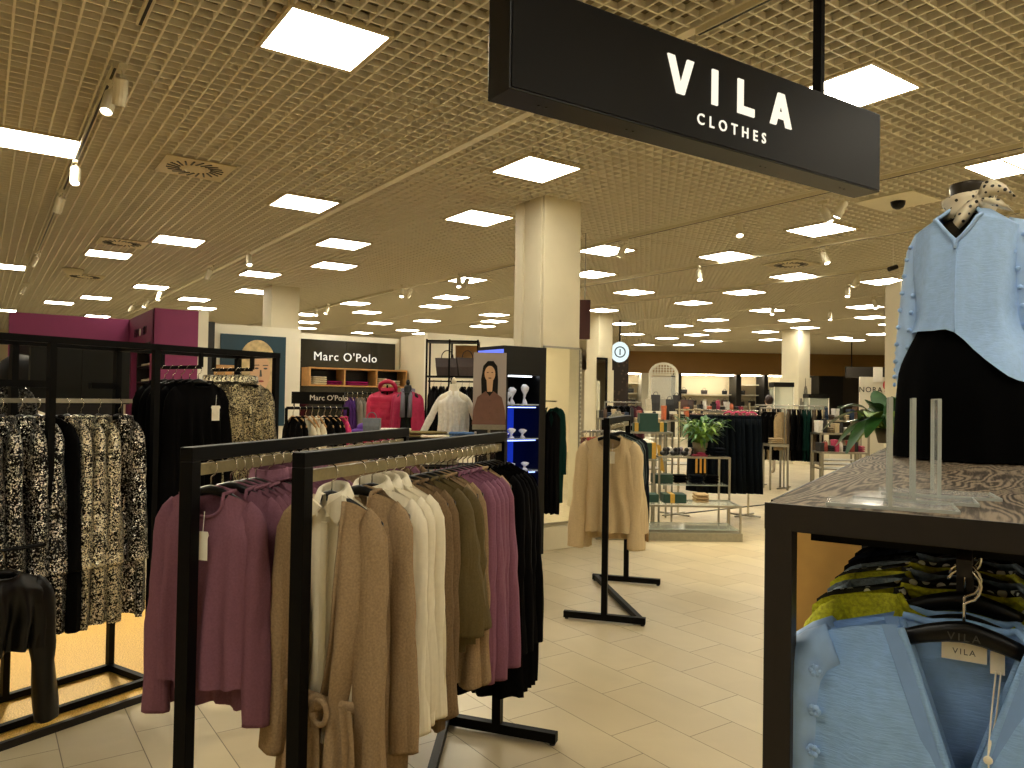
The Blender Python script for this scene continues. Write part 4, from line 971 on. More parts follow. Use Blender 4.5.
# small logo rack in front of the wall
def row(pxa, pxb, py, d0, d1, label, items, cat='clothes rack', zr=None, feet=True, hang='black', hg='', rackname='', topframe=0, col=BLK):
    a = dep(pxa, py, d0); z = zr or a.z; b_ = dep(pxb, py, d1); d = Vector((b_.x-a.x, b_.y-a.y)); Ln = d.length; d.normalize(); an = math.atan2(d.y, d.x)
    t = thing('clothes_rack', label, cat, (a.x, a.y, 0), an)
    s = MB(); s.tube([(-.03, 0, z), (Ln+.03, 0, z)], .012, 8); s.build('rail', col, t)
    for x in (-.03, Ln+.03):
        s = MB(); s.tube([(x, 0, 0.02), (x, 0, z+topframe)], .013, 8); s.build('post', col, t)
        s = MB(); s.tube([(x, -.25, .02), (x, .25, .02)], .013, 8); s.build('foot', col, t)
    n = len(items); tot = {}; cnt = {}
    for it in items: tot[it[3]] = tot.get(it[3], 0)+1
    for i, (kind, sp, mt, dsc, ct) in enumerate(items):
        x = (i+.5)/n*Ln; k = cnt.get(dsc, 0); cnt[dsc] = k+1
        lab = '%s on the %s' % (dsc, rackname) if tot[dsc] == 1 else '%s, %s from the left on the %s' % (dsc, ORD[k], rackname)
        garment(kind, sp, mt, (a.x+d.x*x, a.y+d.y*x, z+.010), an-PI/2+jr.uniform(-.12, .12), lab, ct, dsc+' on the '+rackname, hang=hang, hl='%s hanger, %s from the left on the %s' % ({'black': 'black', 'wood': 'wooden', 'clear': 'pale'}[hang], ORD[i], rackname), hgroup='hangers on the '+rackname, seed=i % 3)
    return t
SH = dict(KNIT_S, L=.66); LG = dict(BLK_S, L=.8, W=.178)
PURP = knit('purple_knit', '#41265c'); SILV = knit('silver_grey', '#7b766a'); 
row(290, 345, 408, 6.2, 6.5, 'rack with a small black logo header behind the portrait side', [('long_sweater', LG, BLACKF, 'black top', 'top')]*2+[('cream_sweater', dict(KNIT_S, L=.8, slope=.13, W=.17), IVORY, 'cream top', 'top')]*3+[('long_sweater', LG, BLACKF, 'black coat', 'coat')]*3+[('pink_top', SH, HOT, 'hot pink top', 'top')], hang='wood', rackname='logo rack')
a = dep(318, 398, 6.3); lg = thing('rack_header', "black rack header panel lettered Marc O'Polo", 'sign', (a.x, a.y, a.z), YAW)
s = MB(); s.bb(-.22, 0, -.05, .22, .02, .05); s.build('panel', BLKD, lg); text('lettering', "Marc O'Polo", .062, WHITE, lg, (.09, -.002, .0), extrude=.001)
s = MB()
for x in (-.2, .2): s.tube([(x, .01, -.05), (x, .01, -.09)], .006, 6)
s.build('bracket', BLKD, lg)
row(345, 398, 393, 11.3, 11.6, 'wall rack below the oak shelf with purple and pink clothes', [('sweater', SH, PURP, 'dark purple top', 'top')]*2+[('sweater', SH, SILV, 'silver grey top', 'top')]*2+[('sweater', SH, BLACKF, 'black top', 'top')]*2+[('sweater', SH, HOT, 'hot pink jacket', 'jacket')]*3+[('puffer_jacket', dict(KNIT_S, L=.62, d=.1, W=.22, sr=.085, cuff=.06), RED, 'raspberry puffer jacket', 'jacket')]*2, hang='wood', rackname='wall rack')
# puffer jacket facing the viewer
a = dep(388, 386, 10.2)
pj = garment('puffer_coat', dict(KNIT_S, L=.60, d=.11, W=.24, sr=.09, cuff=.07, collar='turtle', hem=.25), RED, (a.x, a.y, a.z+.02), YAW, 'raspberry quilted puffer coat hung facing the aisle', 'coat', None, hl='black hanger of the quilted puffer coat', hgroup=None)
s = MB()
for i in range(5): s.lathe([(.25, -.03), (.262, 0), (.25, .03)], (0, 0, -.2-.1*i), 24, sy=.46, cap=False)
s.build('quilting', RED, pj, smooth=True)
s = MB(); s.tube([(.105*cos(a_), -.05*sin(a_), -.045+.085*sin(a_)) for a_ in [-.5+(PI+1)*k/14 for k in range(15)]], .03, 8); s.build('hood', RED, pj, smooth=True)
a = dep(388, 386, 10.2); hs = thing('coat_stand', 'slim black stand holding the puffer coat', 'stand', (a.x, a.y, 0)); s = MB(); s.tube([(0, .02, .01), (0, .02, a.z+.012)], .012, 8); s.build('pole', BLK, hs); s = MB(); s.lathe([(.16, 0), (.16, .012)], n=16); s.build('base', BLK, hs)
def bust(px, py_neck, d, mat_body, label, rz=0, z_head=None, name='mannequin', neck=1, scale=1):
    a = dep(px, py_neck, d); t = thing(name, label, 'mannequin', (a.x, a.y, 0), YAW+rz); zt = a.z; k = scale
    pr = [(.13, -.72, .095), (.155, -.60, .11), (.12, -.42, .085), (.15, -.26, .10), (.165, -.17, .09), (.12, -.11, .07), (.058, -.075, .055), (.05, -.03, .05), (.045, 0, .045)]
    s = MB(); s.rings([[(rx*k*cos(2*PI*q_/20), ry*k*sin(2*PI*q_/20), zt+z*k) for q_ in range(20)] for rx, z, ry in pr], True, True, True); s.build('torso', mat_body, t, smooth=True)
    if neck: s = MB(); s.lathe([(.02, 0), (.028, .03), (.02, .06), (.004, .075)], (0, 0, zt), 12); s.build('neck_finial', mat_body, t, smooth=True)
    s = MB(); s.tube([(0, 0, .01), (0, 0, zt-.7*k)], .014, 8); s.lathe([(.16, 0), (.16, .012)], n=18); s.build('stand', STEEL, t); return t, zt
def worn(mq_, zt, kind, spec, mat, lab, cat):
    o = garment(kind, spec, mat, (mq_.location.x, mq_.location.y, zt+.0), mq_.rotation_euler.z, lab, cat, None, hang=None); return o
t_, zt = bust(408, 385, 10.0, BLKD, 'black bust mannequin beside the cream pillar in a magenta cardigan')
worn(t_, zt, 'draped_cardigan', dict(W=.19, L=.62, hem=.22, d=.12, sl=.62, neck='v', drop=.3, n=.4, openf=1, og=.35, sr=.065, cuff=.05, folds=4, A=.012), plain('magenta_fabric', '#9c1140', .7), 'open magenta cardigan worn by the black bust mannequin', 'cardigan')
o = worn(t_, zt, 'charcoal_sweater', dict(W=.15, L=.55, hem=.17, d=.10, sl=0, neck='round', drop=.04), knit('charcoal_knit', '#1f211d'), 'charcoal top under the magenta cardigan', 'top'); o.name = 'charcoal_sweater'
s = MB()
for k in (-1, 1): s.tube([(0, .05, zt-.06), (k*.07, 0, zt-.07), (k*.05, -.11, zt-.15), (k*.045, -.14, zt-.42)], [.03, .03, .028, .035], 8)
tag(s.build('scarf', knit('grey_scarf_knit', '#6d6870'), loc=(t_.location.x, t_.location.y, 0), rz=YAW, smooth=True), 'grey scarf hanging over the magenta cardigan', 'scarf')
# tables
def table(pxa, pxb, py, d, depth_, label, top_mat=BLK, th=.05, leg=True, z=None, dz=0, name='display_table', shelf=None, legmat=None):
    a = dep(pxa, py, d); b_ = dep(pxb, py, d); z = z or a.z; Ln = (b_-a).length
    t = thing(name, label, 'table', (a.x, a.y, 0), YAW)
    s = MB(); s.bb(0, 0, z-th, Ln, depth_, z); s.build('tabletop', top_mat, t)
    for x in (0, Ln-.03):
        for y in (0, depth_-.03):
            s = MB(); s.bb(x, y, 0, x+.03, y+.03, z-th); s.build('leg', legmat or (top_mat if top_mat in (BLK, STEEL) else STEEL), t)
    if shelf: s = MB(); s.bb(.01, .01, shelf-.02, Ln-.01, depth_-.01, shelf); s.build('shelf', top_mat, t)
    def on(px, back=.15, dz=0): p_ = dep(px, py, d); return (p_.x+FW.x*back, p_.y+FW.y*back, z+dz)
    return t, on, z
tb1, on1, z1 = table(345, 402, 434, 8.9, .55, 'black table of folded tops behind the mauve rack', shelf=.5)
folded(*on1(382, .2), YAW, 2, .42, spots('print_floral', '#d8cdb8', '#4a2a30', 40, .4), 'folded floral print top on the black table')
folded(*on1(397, .25), YAW, 2, .25, WK, 'folded cream top at the right end of the black table')
s = MB(); s.ell((0, 0, .03), (.15, .12, .04), 16, 8); s.ell((0, 0, .07), (.085, .08, .06), 16, 8)
tag(s.build('hat', plain('violet_felt', '#5a2f8f', .8), loc=on1(361, .15), rz=YAW, smooth=True), 'violet felt hat on the black table', 'hat')
def handbag(loc, rz, w_, h, mat, lab, group=None, handle=True):
    t = thing('handbag', lab, 'handbag', loc, rz, group)
    s = MB(); s.rings([[(w_/2*k*cos_s, .055*dd*sn_s, z) for cos_s, sn_s in ((-1, -1), (0, -1.15), (1, -1), (1.04, 0), (1, 1), (0, 1.15), (-1, 1), (-1.04, 0))] for z, k, dd in ((0, .84, 1), (h*.5, .93, .95), (h, 1, .45))], True, True, True)
    s.build('body', mat, t)
    if handle: s = MB(); s.tube([(w_*.25*cos(a), -.02, h+w_*.32*sin(a)) for a in [PI*k/8 for k in range(9)]], .007, 6); s.build('handle', mat, t)
    return t
handbag(on1(371, .05), YAW, .21, .19, plain('grey_bag_leather', '#5d6266', .5), 'grey tote bag standing on the black table')
# tall black frame shelf with bags
a = dep(427, 338, 10); b_ = dep(478, 338, 10); fw_ = (b_-a).length; sf = thing('shelf_unit', 'tall open black frame shelf with brown bags and dark jackets', 'shelf', (a.x, a.y, 0), YAW)
for x in (0, .30, fw_):
    for y in (0, .4):
        s = MB(); s.bb(x-.012, y-.012, 0, x+.012, y+.012, 2.33); s.build('post', BLK, sf)
for z in (2.32, 1.85, .6):
    s = MB(); s.bb(-.012, -.012, z-.02, fw_+.012, .412, z); s.build('shelf', BLK if z < 2 else BLK, sf)
s = MB(); s.bb(.35, .38, 1.9, fw_, .40, 2.28); s.bb(.35, .365, 2.05, fw_, .38, 2.07); s.build('back_panel', OAK, sf)
s = MB(); s.tube([(0, .2, 1.78), (fw_, .2, 1.78)], .01, 8); s.build('rail', BLK, sf)
BRN = plain('dark_brown_leather', '#2e1d16', .5)
def sfp(x, y, z): return (a.x+RT.x*x+FW.x*y, a.y+RT.y*x+FW.y*y, z)
handbag(sfp(.26, .18, 1.851), YAW, .32, .24, BRN, 'brown tote with a white tag, left on the frame shelf'); handbag(sfp(.52, .2, 1.851), YAW+.4, .3, .25, BRN, 'plain brown tote at the right of the frame shelf')
for i in range(6): garment('jacket', dict(KNIT_S, L=.75, sr=.065), (BLACKF, knit('charcoal_fabric', '#1b1a17'))[i % 2], sfp(.08+i*.095, .2, 1.79), YAW-PI/2+.4, 'dark jacket, %s from the left inside the frame shelf' % ORD[i], 'jacket', 'dark jackets in the frame shelf', hl='black hanger, %s from the left in the frame shelf' % ORD[i], hgroup='hangers in the frame shelf', seed=i % 2)
# table with white shirt bust
tb2, on2, z2 = table(403, 502, 438, 7.9, .6, 'black table carrying the white shirt bust and folded jeans', shelf=.84)
q_ = on2(454, .3); t_, zt = bust(454, 384, 8.2, IVORY, 'cream bust wearing a white shirt on the black table')
for c_ in list(t_.children):
    if c_.name.startswith('stand'): bpy.data.objects.remove(c_)
s = MB(); s.tube([(0, 0, z2+.0), (0, 0, zt-.6)], .014, 8); s.lathe([(.11, z2+.001), (.11, z2+.012)], n=18); s.build('stand', STEEL, t_)
worn(t_, zt, 'white_shirt', dict(W=.165, L=.50, hem=.17, d=.11, sl=.50, neck='v', drop=.06, n=.3, collar='shirt', sr=.05, cuff=.035, folds=6, A=.01, spread=.12), plain('white_shirt_cotton', '#e9e4d4', .7), 'white shirt with a tied collar on the cream bust', 'shirt')
folded(*on2(425, .2), YAW+.2, 2, .40, knit('olive_folded', '#776a45'), 'olive folded knit left on the shirt table')
folded(*on2(436, .1), YAW, 1, .34, WK, 'cream folded knit at the front of the shirt table')
folded(*on2(461, .1), YAW, 2, .26, plain('blue_denim', '#3d5f8c', .8, 0, .15, 60), 'blue folded jeans on the shirt table')
folded(*on2(484, .3), YAW, 2, .25, spots('print_pink', '#d9c9bb', '#8a5a60', 50, .4), 'pink print folded top right on the shirt table')
p_ = on2(438, .3); folded(p_[0], p_[1], .842, YAW, 3, .36, WK, 'cream folded knits on the lower shelf of shirt table')
# poster of a woman on a stand
a = dep(489, 428, 6.8); wp = thing('poster_stand', 'upright poster of a dark haired woman in a brown blouse', 'poster', (a.x, a.y, 0), YAW+.1)
K_ = 6.8/F; pw, pb, pt = 33*K_, a.z+.03, a.z+.03+72*K_
s = MB(); s.bb(-pw/2, 0, pb, pw/2, .012, pt); s.build('panel', plain('poster_grey', '#a59a92', .6, 0, .05, 2), wp)
s = MB(); s.bb(-pw/2, -.015, pb-.045, pw/2, .03, pb); s.build('holder', STEEL, wp)
s = MB(); s.tube([(0, .01, .03), (0, .01, pb-.045)], .012, 8); s.lathe([(.16, 0), (.16, .02)], n=20); s.build('stand', STEEL, wp)
cz = pt-.19
s = MB(); s.poly([(-.065, cz-.34), (-.078, cz-.05), (-.06, cz+.07), (-.02, cz+.115), (.03, cz+.115), (.065, cz+.07), (.075, cz-.05), (.07, cz-.33), (.04, cz-.30), (-.04, cz-.30)], -.003, 0); s.build('printed_hair', HAIR, wp)
s = MB(); s.poly([(-.022, cz-.16), (.022, cz-.16), (.03, cz-.05), (-.03, cz-.05)], -.0045, -.003); ovp(s, .0, cz, .048, .072, -.005, -.003); s.build('printed_face', FSK, wp)
s = MB(); s.poly([(-.155, pb), (-.145, cz-.33), (-.11, cz-.21), (-.035, cz-.155), (0, cz-.20), (.035, cz-.155), (.11, cz-.21), (.14, cz-.33), (.15, pb)], -.006, -.004); s.build('printed_blouse', plain('print_brown', '#6e4b3c', .6, 0, .08, 20), wp)
s = MB()
for x in (-.02, .02): ovp(s, x, cz+.012, .010, .004, -.0065, -.005, 10)
for i in range(6): s.box((.004, -.0065, cz-.24-i*.055), (.006, .001, .006))
ovp(s, 0, cz-.038, .016, .005, -.0065, -.005, 10); s.build('printed_details', plain('print_deep', '#4a2018', .6), wp)
# jewellery tower
jt = thing('jewellery_cabinet', 'tall black jewellery cabinet with blue lit shelves by the main column', 'cabinet', (4.19, 6.10, 0))
s = MB(); s.bb(0, .02, 1.80, .52, .5, 2.085); s.bb(0, .48, 0, .52, .5, 1.8); s.bb(0, 0.02, 0, .05, .48, 1.8); s.bb(.44, .02, 0, .52, .48, 1.8); s.bb(.05, .02, 0, .44, .48, .66); s.build('body', BLKD, jt)
s = MB(); s.bb(-.004, .0+.03, 1.60, 0, .49, 2.05); s.build('lit_header', emit('blue_header', (.16, .22, .95), 1.3), jt)
s = MB()
for z in (1.50, 1.16, .84): s.bb(.05, .03, z, .44, .48, z+.012)
s.build('glass_shelf', glass('shelf_glass', (.8, .9, 1), .5), jt)
for k, z in enumerate((1.16, .84, .66)):
    s = MB(); s.bb(.055, .46, z+.02, .435, .475, z+.30); s.build('backlight', emit('blue_back', (.01, .035, .5), .8), jt)
s = MB(); s.bb(.10, .1, 1.785, .40, .13, 1.795); s.build('strip_lamp', emit('cool_strip', (.85, .92, 1), 6), jt)
s = MB(); 
for z in (1.475, 1.145, .825): s.bb(.08, .05, z, .42, .06, z+.008)
s.build('blue_strips', emit('blue_strip', (.25, .35, 1), 5), jt)
WJ = plain('display_white', '#dfe0e6', .5)
for k, (x, y, z, h) in enumerate(((4.33, 6.25, 1.512, .12), (4.42, 6.3, 1.512, .17), (4.52, 6.22, 1.512, .2), (4.27, 6.2, 1.172, .06), (4.35, 6.2, 1.172, .10), (4.50, 6.22, 1.172, .09), (4.28, 6.2, .852, .09), (4.38, 6.24, .852, .07), (4.52, 6.2, .852, .08), (4.30, 6.2, .672, .13), (4.44, 6.22, .672, .16))):
    s = MB(); s.rings([[(w_*cos(a_), w_*.5*sin(a_)+dy, z_*h) for a_ in [2*PI*q_/12 for q_ in range(12)]] for w_, z_, dy in ((.032, 0, 0), (.03, .08, 0), (.012, .3, .01), (.018, .5, .0), (.045, .7, -.0), (.05, .85, .0), (.02, 1.0, .01))], True, True, True)
    tag(s.build('necklace_display', WJ, loc=(x, y, z), smooth=True), 'white jewellery bust, %s from the left on the %s cabinet shelf' % (ORD[[0, 1, 2, 0, 1, 2, 0, 1, 2, 0, 1][k]], ['top', 'second', 'third', 'lowest'][[0, 0, 0, 1, 1, 1, 2, 2, 2, 3, 3][k]]), 'jewellery display')
# mirror on the main column and coats
mr = thing('wall_mirror', 'tall mirror on the right face of the main column', 'mirror', (5.06, 6.265, 0))
mm, nt, b = new_mat('mirror_glass'); sb(b, Metallic=1, Roughness=.02); n = nd(nt, 'ShaderNodeTexNoise', i_Scale=2.0); r = nd(nt, 'ShaderNodeMapRange'); r.inputs[3].default_value = .01; r.inputs[4].default_value = .03; nt.links.new(n.outputs['Fac'], r.inputs[0]); nt.links.new(r.outputs[0], b.inputs['Roughness']); b.inputs['Base Color'].default_value = (.9, .9, .82, 1)
s = MB(); s.bb(-.265, -.012, .28, .20, -.006, 2.10); s.build('glass', mm, mr)
s = MB(); s.bb(-.285, -.02, .26, -.265, 0, 2.12); s.bb(.20, -.02, .26, .225, 0, 2.12); s.bb(-.285, -.02, 2.10, .225, 0, 2.12); s.bb(-.285, -.02, .26, .225, 0, .28); s.build('frame', STEEL, mr)
s = MB(); s.bb(-.30, -.03, 0, .23, .0, .24); s.build('lower_panel', CREAM, mr)
s = MB()
for i in range(34): s.ell((.215, -.022, .5+i*.045), (.010, .008, .012), 6, 4)
s.build('beaded_edge', plain('bead_silver', '#d5d0bf', .3, .3), mr)['kind'] = 'stuff'
s = MB(); s.tube([(0, 0, 0), (0, -.12, 0)], .008, 6)
ck = tag(s.build('wall_hook', CHR, loc=(4.86, 6.25, 1.545)), 'small chrome hook at the left edge of the mirror', 'hook')
garment('hooked_coat', dict(W=.10, L=.98, hem=.09, d=.05, sl=.6, neck='v', drop=.2, folds=4, A=.01, sr=.04, cuff=.035, n=.5), DGREEN, (4.865, 6.15, 1.56), -.9, 'dark green coat hanging against the mirror edge', 'coat', None, hang=None)
garment('hooked_coat', dict(W=.085, L=1.05, hem=.09, d=.04, sl=0, neck='v', drop=.2, folds=4, A=.01, n=.5), BLACKF, (4.80, 6.13, 1.52), -.9, 'long black coat hanging left of the dark green coat at the mirror', 'coat', None, hang=None, seed=3)
# banner and second column mirror
a = dep(585, 296, 9.6); bn = thing('hanging_banner', 'dark red banner hanging right of the main column', 'banner', (a.x, a.y, 0), YAW)
s = MB(); s.bb(-.07, 0, 2.33, .07, .02, 2.83); s.build('panel', plain('dark_red', '#3a0f0c', .5), bn); s = MB(); s.tube([(0, .01, 2.83), (0, .01, CEIL)], .006, 6); s.build('rod', STEEL, bn)
m2 = thing('wall_mirror', 'black framed narrow mirror on the cream column behind', 'mirror', (c2.x-.13, c2.y-.27, 0))
s = MB(); s.bb(-.2, -.01, .3, .1, 0, 2.55); s.build('glass', mm, m2); s = MB(); s.bb(.1, -.03, .3, .14, 0, 2.55); s.bb(-.2, -.03, 2.55, .14, 0, 2.6); s.build('frame', BLK, m2)
# round lit sign with textured dark wall
a = dep(620, 352, 20); rs = thing('round_sign', 'round white lit sign with a dark ring letter on dark pillar', 'sign', (a.x, a.y, a.z), YAW)
s = MB(); s.poly([(.24*cos(2*PI*k/28), .27*sin(2*PI*k/28)) for k in range(28)], 0, .08); s.build('disc', emit('sign_disc', (.8, .95, .95), 1.1), rs)
s = MB(); R = [[((r_)*cos(2*PI*k/24), y_, r_*sin(2*PI*k/24)) for k in range(25)] for r_, y_ in ((.15, -.012), (.12, -.012))]; s.rings(R, closed=False); s.box((0, -.012, 0), (.03, .004, .16)); s.build('ring_letter', BLKD, rs)
s = MB(); s.tube([(0, .06, .2), (0, .06, CEIL-a.z)], .02, 6); s.build('drop_rod', BLK, rs)
a = dep(617, 400, 20.6); s = MB(); s.bb(-.34, 0, 0, .30, .5, 2.75); dk = s.build('dark_pillar', spots('stone_pattern', '#2a2019', '#4a3a2a', 9, .3), loc=(a.x, a.y, 0), rz=YAW); tag(dk, 'dark stone patterned pillar under the round sign', 'pillar'); dk['kind'] = 'structure'

# =================== RED RACK AND FOLDED TABLE (behind the aisle rack) ===================
row(573, 602, 432, 8.9, 9.3, 'low chrome rack of red clothes between the columns', [('short_jacket', dict(KNIT_S, L=.45, sl=.42), plain('wine_fabric', '#4a1520', .8), 'wine jacket', 'jacket')]*2+[('short_jacket', dict(KNIT_S, L=.45, sl=.42), plain('coral_fabric', '#c52f45', .7), 'coral red jacket', 'jacket')]*2+[('short_jacket', dict(KNIT_S, L=.45, sl=.42), BLACKF, 'black jacket', 'jacket')]*2, hang='wood', rackname='red rack', col=STEEL)
tb3, on3, z3 = table(572, 606, 486, 8.4, .5, 'dark low table of folded jeans beneath the red clothes', shelf=.3)
for i, (px, mt, nm) in enumerate(((577, 'pale_denim', 'pale blue'), (585, 'navy_denim', 'navy'), (593, 'mid_denim', 'light blue'), (601, 'navy_denim', 'dark navy'))):
    folded(*on3(px, .14), YAW+.2*(i % 2), 2+i % 2, .12, plain(mt, {'pale_denim': '#93a8c4', 'navy_denim': '#1a2233', 'mid_denim': '#7d93b3'}[mt], .8, 0, .15, 60), '%s folded jeans, %s from the left on the low table' % (nm, ORD[i]), name='folded_jeans')

# =================== CHROME GIFT FIXTURE WITH PLANT AND DENIM ===================
G0 = Vector((7.035, 5.507)); SG = glass('fixture_glass', (.72, .78, .66), .35, .05)
def PG(x, y, z): return (G0.x+RT.x*x+FW.x*y, G0.y+RT.y*x+FW.y*y, z)
def frame_table(x0, x1, y0, y1, z, label, plinth=0, shelf=None, glass_top=True, name='glass_table'):
    t = thing(name, label, 'table', PG(x0, y0, 0), YAW); Lx, Ly = x1-x0, y1-y0; q = .022
    for x in (0, Lx-q):
        for y in (0, Ly-q): s = MB(); s.bb(x, y, 0, x+q, y+q, z-q); s.build('leg', STEEL, t)
    s = MB()
    s.bb(0, 0, z-q, Lx, q, z); s.bb(0, Ly-q, z-q, Lx, Ly, z); s.bb(0, q, z-q, q, Ly-q, z); s.bb(Lx-q, q, z-q, Lx, Ly-q, z); s.build('top_frame', STEEL, t)
    s = MB(); s.bb(q, q, z-.008, Lx-q, Ly-q, z-.001); s.build('glass_top', SG, t)
    if plinth: s = MB(); s.bb(-.01, -.01, 0, Lx+.01, Ly+.01, plinth); s.build('plinth', plain('plinth_grey', '#8c846c', .6), t)
    if shelf: s = MB(); s.bb(q, q, shelf-.012, Lx-q, Ly-q, shelf); s.build('glass_shelf', SG, t)
    return t
frame_table(-1.62, 0, 0, .52, .40, 'low chrome and glass table on a plinth in the aisle', .09, .13)
frame_table(-.82, .05, .62, 1.1, .90, 'chrome and glass table carrying the potted plant', shelf=.56)
frame_table(-1.9, -.86, .62, 1.1, .86, 'chrome and glass table carrying the ribboned green box', shelf=.56)
frame_table(-1.55, -.50, 1.3, 1.7, 1.16, 'tall chrome glass table behind the gift boxes', shelf=.8)
def gift(x, y, z, w_, d_, h, lab, rib=None, tissue=True, tail=False):
    t = thing('gift_box', lab, 'gift box', PG(x, y, z), YAW)
    s = MB(); s.bb(-w_/2, -d_/2, 0, w_/2, d_/2, h); s.build('box', GRN, t, bevel=.003)
    if rib is not None:
        s = MB(); s.bb(rib-.025, -d_/2-.003, 0, rib+.025, -d_/2, h); s.bb(rib-.025, -d_/2-.003, h, rib+.025, d_/2, h+.003)
        if tail: sheet(s, lambda a_, v: (w_/2+.005+a_*.05+.05*v, -d_/2-.01, h*.9-.32*v+.01*sin(a_*6)), 3, 6)
        s.build('ribbon', GOLD, t)
    if tissue:
        s = MB(); r_ = random.Random(int(x*50))
        for k in range(9): s.ell((r_.uniform(-w_*.38, w_*.38), r_.uniform(-d_*.3, d_*.3), h+.005), (.045, .04, r_.uniform(.015, .045)), 7, 4)
        s.build('tissue_paper', WHITE, t)
def gx(px, d=9.3): return (px-G0_px)*d/F
G0_px = 741.5
def gp(px, yy): return (px-G0_px)/F*(8.55+yy)*1.0+0*yy + (0)*0
gift(gp(638, .8), .82, .861, .33, .3, .29, 'large dark green gift box with gold ribbon, left of the fixture', -.0)
gift(gp(664, .8), .82, .861, .23, .26, .19, 'open dark green gift box with white tissue and ribbon tail', .09, True, True)
gift(gp(681, .8), .80, .561, .24, .2, .11, 'flat dark green box on the middle glass shelf', None, False)
gift(gp(680, .3), .26, .401, .26, .22, .10, 'flat dark green box on the low glass table', -.03, False)
gift(gp(655, .3), .28, .401, .22, .2, .09, 'flat green box left on the low glass table', -.03, False)
gift(gp(681, 1.5), 1.5, 1.161, .24, .2, .24, 'tall dark green gift box on the rear glass table', None, False)
gift(gp(694, 1.5), 1.5, 1.161, .14, .16, .12, 'small green box with gold band on the rear table', .0, False)
gift(gp(669, 1.5), 1.48, 1.161, .08, .12, .11, 'slim gold banded box left on the rear table', .0, False)
def bust2(px, yy, z, mat, lab, h=.24):
    s = MB(); s.rings([[(rx*cos(2*PI*k/16), rx*.6*sin(2*PI*k/16), zz*h) for k in range(16)] for rx, zz in ((.12, 0), (.13, .5), (.12, .8), (.05, .95), (.035, 1.1))], True, True, True)
    return tag(s.build('torso_display', mat, loc=PG(gp(px, yy), yy, z), rz=YAW, smooth=True), lab, 'display bust')
bust2(650, 1.45, 1.161, spots('grey_mottled', '#9c957c', '#3c3a30', 70, .4), 'mottled grey knitted bust on the rear glass table')
r_ = random.Random(8)
for i in range(9):
    px = 680+i*3.6; col = ['#0c0b0c', '#15131a', '#e0d6c4', '#0d0c10', '#1b1922', '#8c7f86', '#0a0a0a', '#cfc3b6', '#111'.ljust(7, '1')][i]
    s = MB(); s.ell((0, 0, .035), (.05, .045, .035), 10, 6); s.ell((.01, -.02, .075), (.03, .03, .03), 8, 5)
    tag(s.build('hair_accessory', plain('acc_%d' % i, col, .4, 0, .2, 30), loc=PG(gp(px, .75), .70+.05*(i % 3), .901 if px > 671 else .861), smooth=True), 'small %s fabric flower, %s from the left on the plant table' % ('black' if i not in (2, 5, 7) else 'pale', ORD[i]), 'hair accessory')
s = MB(); s.box((0, 0, .012), (.17, .12, .02)); s.ell((.02, 0, .03), (.06, .04, .02), 8, 5)
tag(s.build('folded_scarf', plain('crimson', '#8c1a3c', .6), loc=PG(gp(716, .7), .70, .901), rz=YAW), 'crimson folded scarf at the front of the plant table', 'scarf')
for i in range(3):
    s = MB(); s.bb(-.012, -.003, -.17, .012, .003, 0)
    tag(s.build('belt', plain('mustard_leather', '#c08a2a', .5), loc=PG(gp(711+i*4.2, .62), .60, .878), rz=YAW), 'mustard belt hanging from the plant table, %s from the left' % ORD[i], 'belt')
for i, (px, yy, z, mt, nm) in enumerate(((700, .85, .561, BLACKF, 'black'), (716, .85, .561, NAVY, 'navy'), (731, .85, .561, BLACKF, 'black'), (622, .85, .561, DGREEN, 'dark green'), (640, .85, .561, BLACKF, 'black'), (708, .3, .401, SAND, 'sand'), (722, .9, .901, BLACKF, 'black'), (736, .8, .901, NAVY, 'navy'))):
    p_ = PG(gp(px, yy), yy, z); folded(p_[0], p_[1], p_[2], YAW, 3, .15, mt, 'small %s folded stack on the %s, %s in the chrome fixture' % (nm, 'low glass table' if z < .5 else ('middle shelf' if z < .8 else 'plant table'), ORD[i]))
# potted plant
def leaf_mesh(s, base, dirv, L_, w_, droop, seedn):
    d = Vector(dirv).normalized(); side = d.cross(Vector((0, 0, 1))); side = side.normalized() if side.length > .01 else Vector((1, 0, 0)); R = []
    for i in range(7):
        t = i/6; c = Vector(base)+d*L_*t+Vector((0, 0, -droop*t*t*L_)); ww = w_*math.sin(PI*(t*.92+.04))**.8
        R.append([c-side*ww+Vector((0, 0, .15*ww)), c-Vector((0, 0, .12*ww)), c+side*ww+Vector((0, 0, .15*ww))])
    s.rings(R, closed=False)
def plant(loc, label, n, H, L_, w_, potm, pr, ph, seedn, spread=1, mat=LEAF, stems=True, lmin=.25):
    t = thing('potted_plant', label, 'plant', loc); r_ = random.Random(seedn)
    s = MB(); s.lathe([(pr*.75, 0), (pr*.9, ph*.5), (pr, ph), (pr*.9, ph), (pr*.88, ph*.85)], n=20); s.build('pot', potm, t, smooth=True)
    for mname, mt, nn in (('foliage', mat, n), ('young_foliage', LEAF2, n//3)):
        s = MB(); st_ = MB()
        for i in range(nn):
            a = r_.uniform(0, 2*PI); el = r_.uniform(lmin, 1.3); hh = H*r_.uniform(.2, 1); o_ = spread*r_.uniform(.02, .12)*(.4+hh/H)
            b_ = Vector((o_*cos(a), o_*sin(a), ph+hh*.8)); leaf_mesh(s, b_, (cos(a)*cos(el), sin(a)*cos(el), sin(el)), L_*r_.uniform(.7, 1.1), w_*r_.uniform(.8, 1.1), r_.uniform(.2, .9), i)
            st_.tube([(0, 0, ph*.8), tuple(b_*.6+Vector((0, 0, ph*.2))), tuple(b_)], .003, 5)
        f_ = s.build(mname, mt, t, smooth=True); 
        st_.build('stems', LEAF2, t)
    return t
